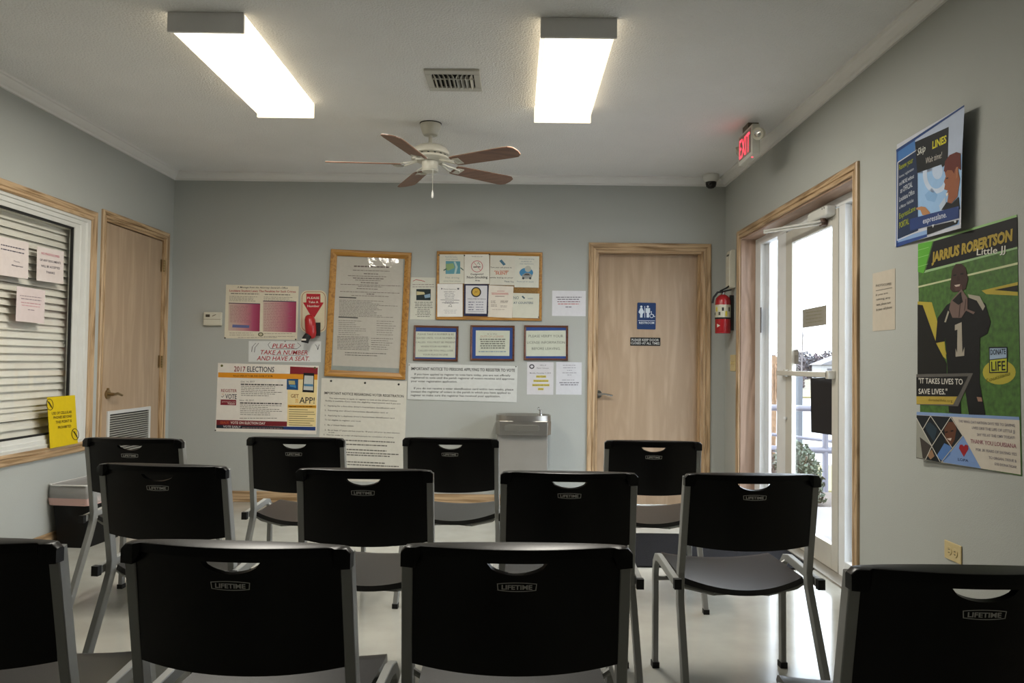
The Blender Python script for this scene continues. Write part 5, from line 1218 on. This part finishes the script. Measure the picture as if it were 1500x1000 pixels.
# bare sapling
p = on(1, 30, 1172, 545)
sp = empty('bare_sapling', (p.x, 30, -.8), label='thin leafless sapling outside against the pale sky', cat='tree')
zt_ = on(1, 30, 1172, 486).z
TW = mat('twig_pale', (.10, .09, .09), .9)
MB().tube([(p.x, 30, -.8), (p.x + .05, 30, (zt_ - .8) / 2), (p.x + .1, 30, zt_)], .03, 6).build('trunk', TW, sp)
for i in range(10):
    a_ = rnd.uniform(0, 6.3); z_ = rnd.uniform(.9, zt_ - .2)
    MB().tube([(p.x + .06, 30, z_), (p.x + .06 + .3 * math.cos(a_), 30 + .3 * math.sin(a_), z_ + .35)], .010, 4).build('branch', TW, sp)
local(sp)
# house across the road and the tree line
hp0, hp1 = on(1, 90, 1204, 540), on(1, 90, 1250, 540)
hs = empty('house', (hp0.x + 2, 92, -.8), label='white gabled house far off across the road', cat='house')
HW = mat('house_white', (.26, .26, .26), .8); RF = mat('house_roof', (.11, .11, .12), .8)
hx0, hx1 = hp0.x, hp0.x + 4.6
hz = on(1, 90, 1205, 533).z
box('walls', (hx0, 90, -.8), (hx1, 93, hz), HW, hs)
MB().prism([(hx0 - .3, hz - .1), (hx1 + .3, hz - .1), ((hx0 + hx1) / 2 + .3, hz + 1.1)], 0, 3.6, Matrix.Translation((0, 93.3, 0)) @ Matrix.Rotation(math.pi / 2, 4, 'X')).build('roof', RF, hs)
for k in range(3):
    wn = box('window', (hx0 + .6 + k * 1.4, 89.95, hz - 1.5), (hx0 + 1.2 + k * 1.4, 90.02, hz - .5), mat('house_window', (.03, .033, .045), .3), hs)
local(hs)
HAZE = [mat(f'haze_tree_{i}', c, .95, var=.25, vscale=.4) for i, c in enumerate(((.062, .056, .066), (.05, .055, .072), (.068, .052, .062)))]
rnd = random.Random(9)
TREE_LOOK = ('grey-violet bare tree', 'blue-grey tree', 'mauve bushy tree')
for i, pxc in enumerate((1108, 1128, 1150, 1166, 1182, 1196, 1212, 1230, 1250)):
    Y = 118 + 6 * (i % 3)
    p = on(1, Y, pxc, 540); top = on(1, Y, pxc, 515 - rnd.uniform(-3, 4)).z
    look = TREE_LOOK[i % 3]; place = ('first', 'second', 'third')[i // 3]
    leafy('distant_tree', f'{look} of the far tree line, {place} of its colour along the line', 'tree', (p.x, Y, -.8), rnd.uniform(1.6, 2.2), 1.8, top + .8, 1500, .32, HAZE[i % 3], 20 + i, stems=5)
for i, pxc in enumerate((1172, 1188)):
    p = on(1, 70, pxc, 545)
    leafy('distant_bush', ('purplish brown bush at the far roadside, beside the square post', 'purplish brown bush at the far roadside, beside the black hanging panel')[i], 'bush', (p.x, 70 + 4 * i, -.8), .42, .6, on(1, 70, pxc, 545).z + .9, 400, .13, mat('bush_purple', (.075, .055, .06), .95, var=.3, vscale=3), 40 + i, stems=3)
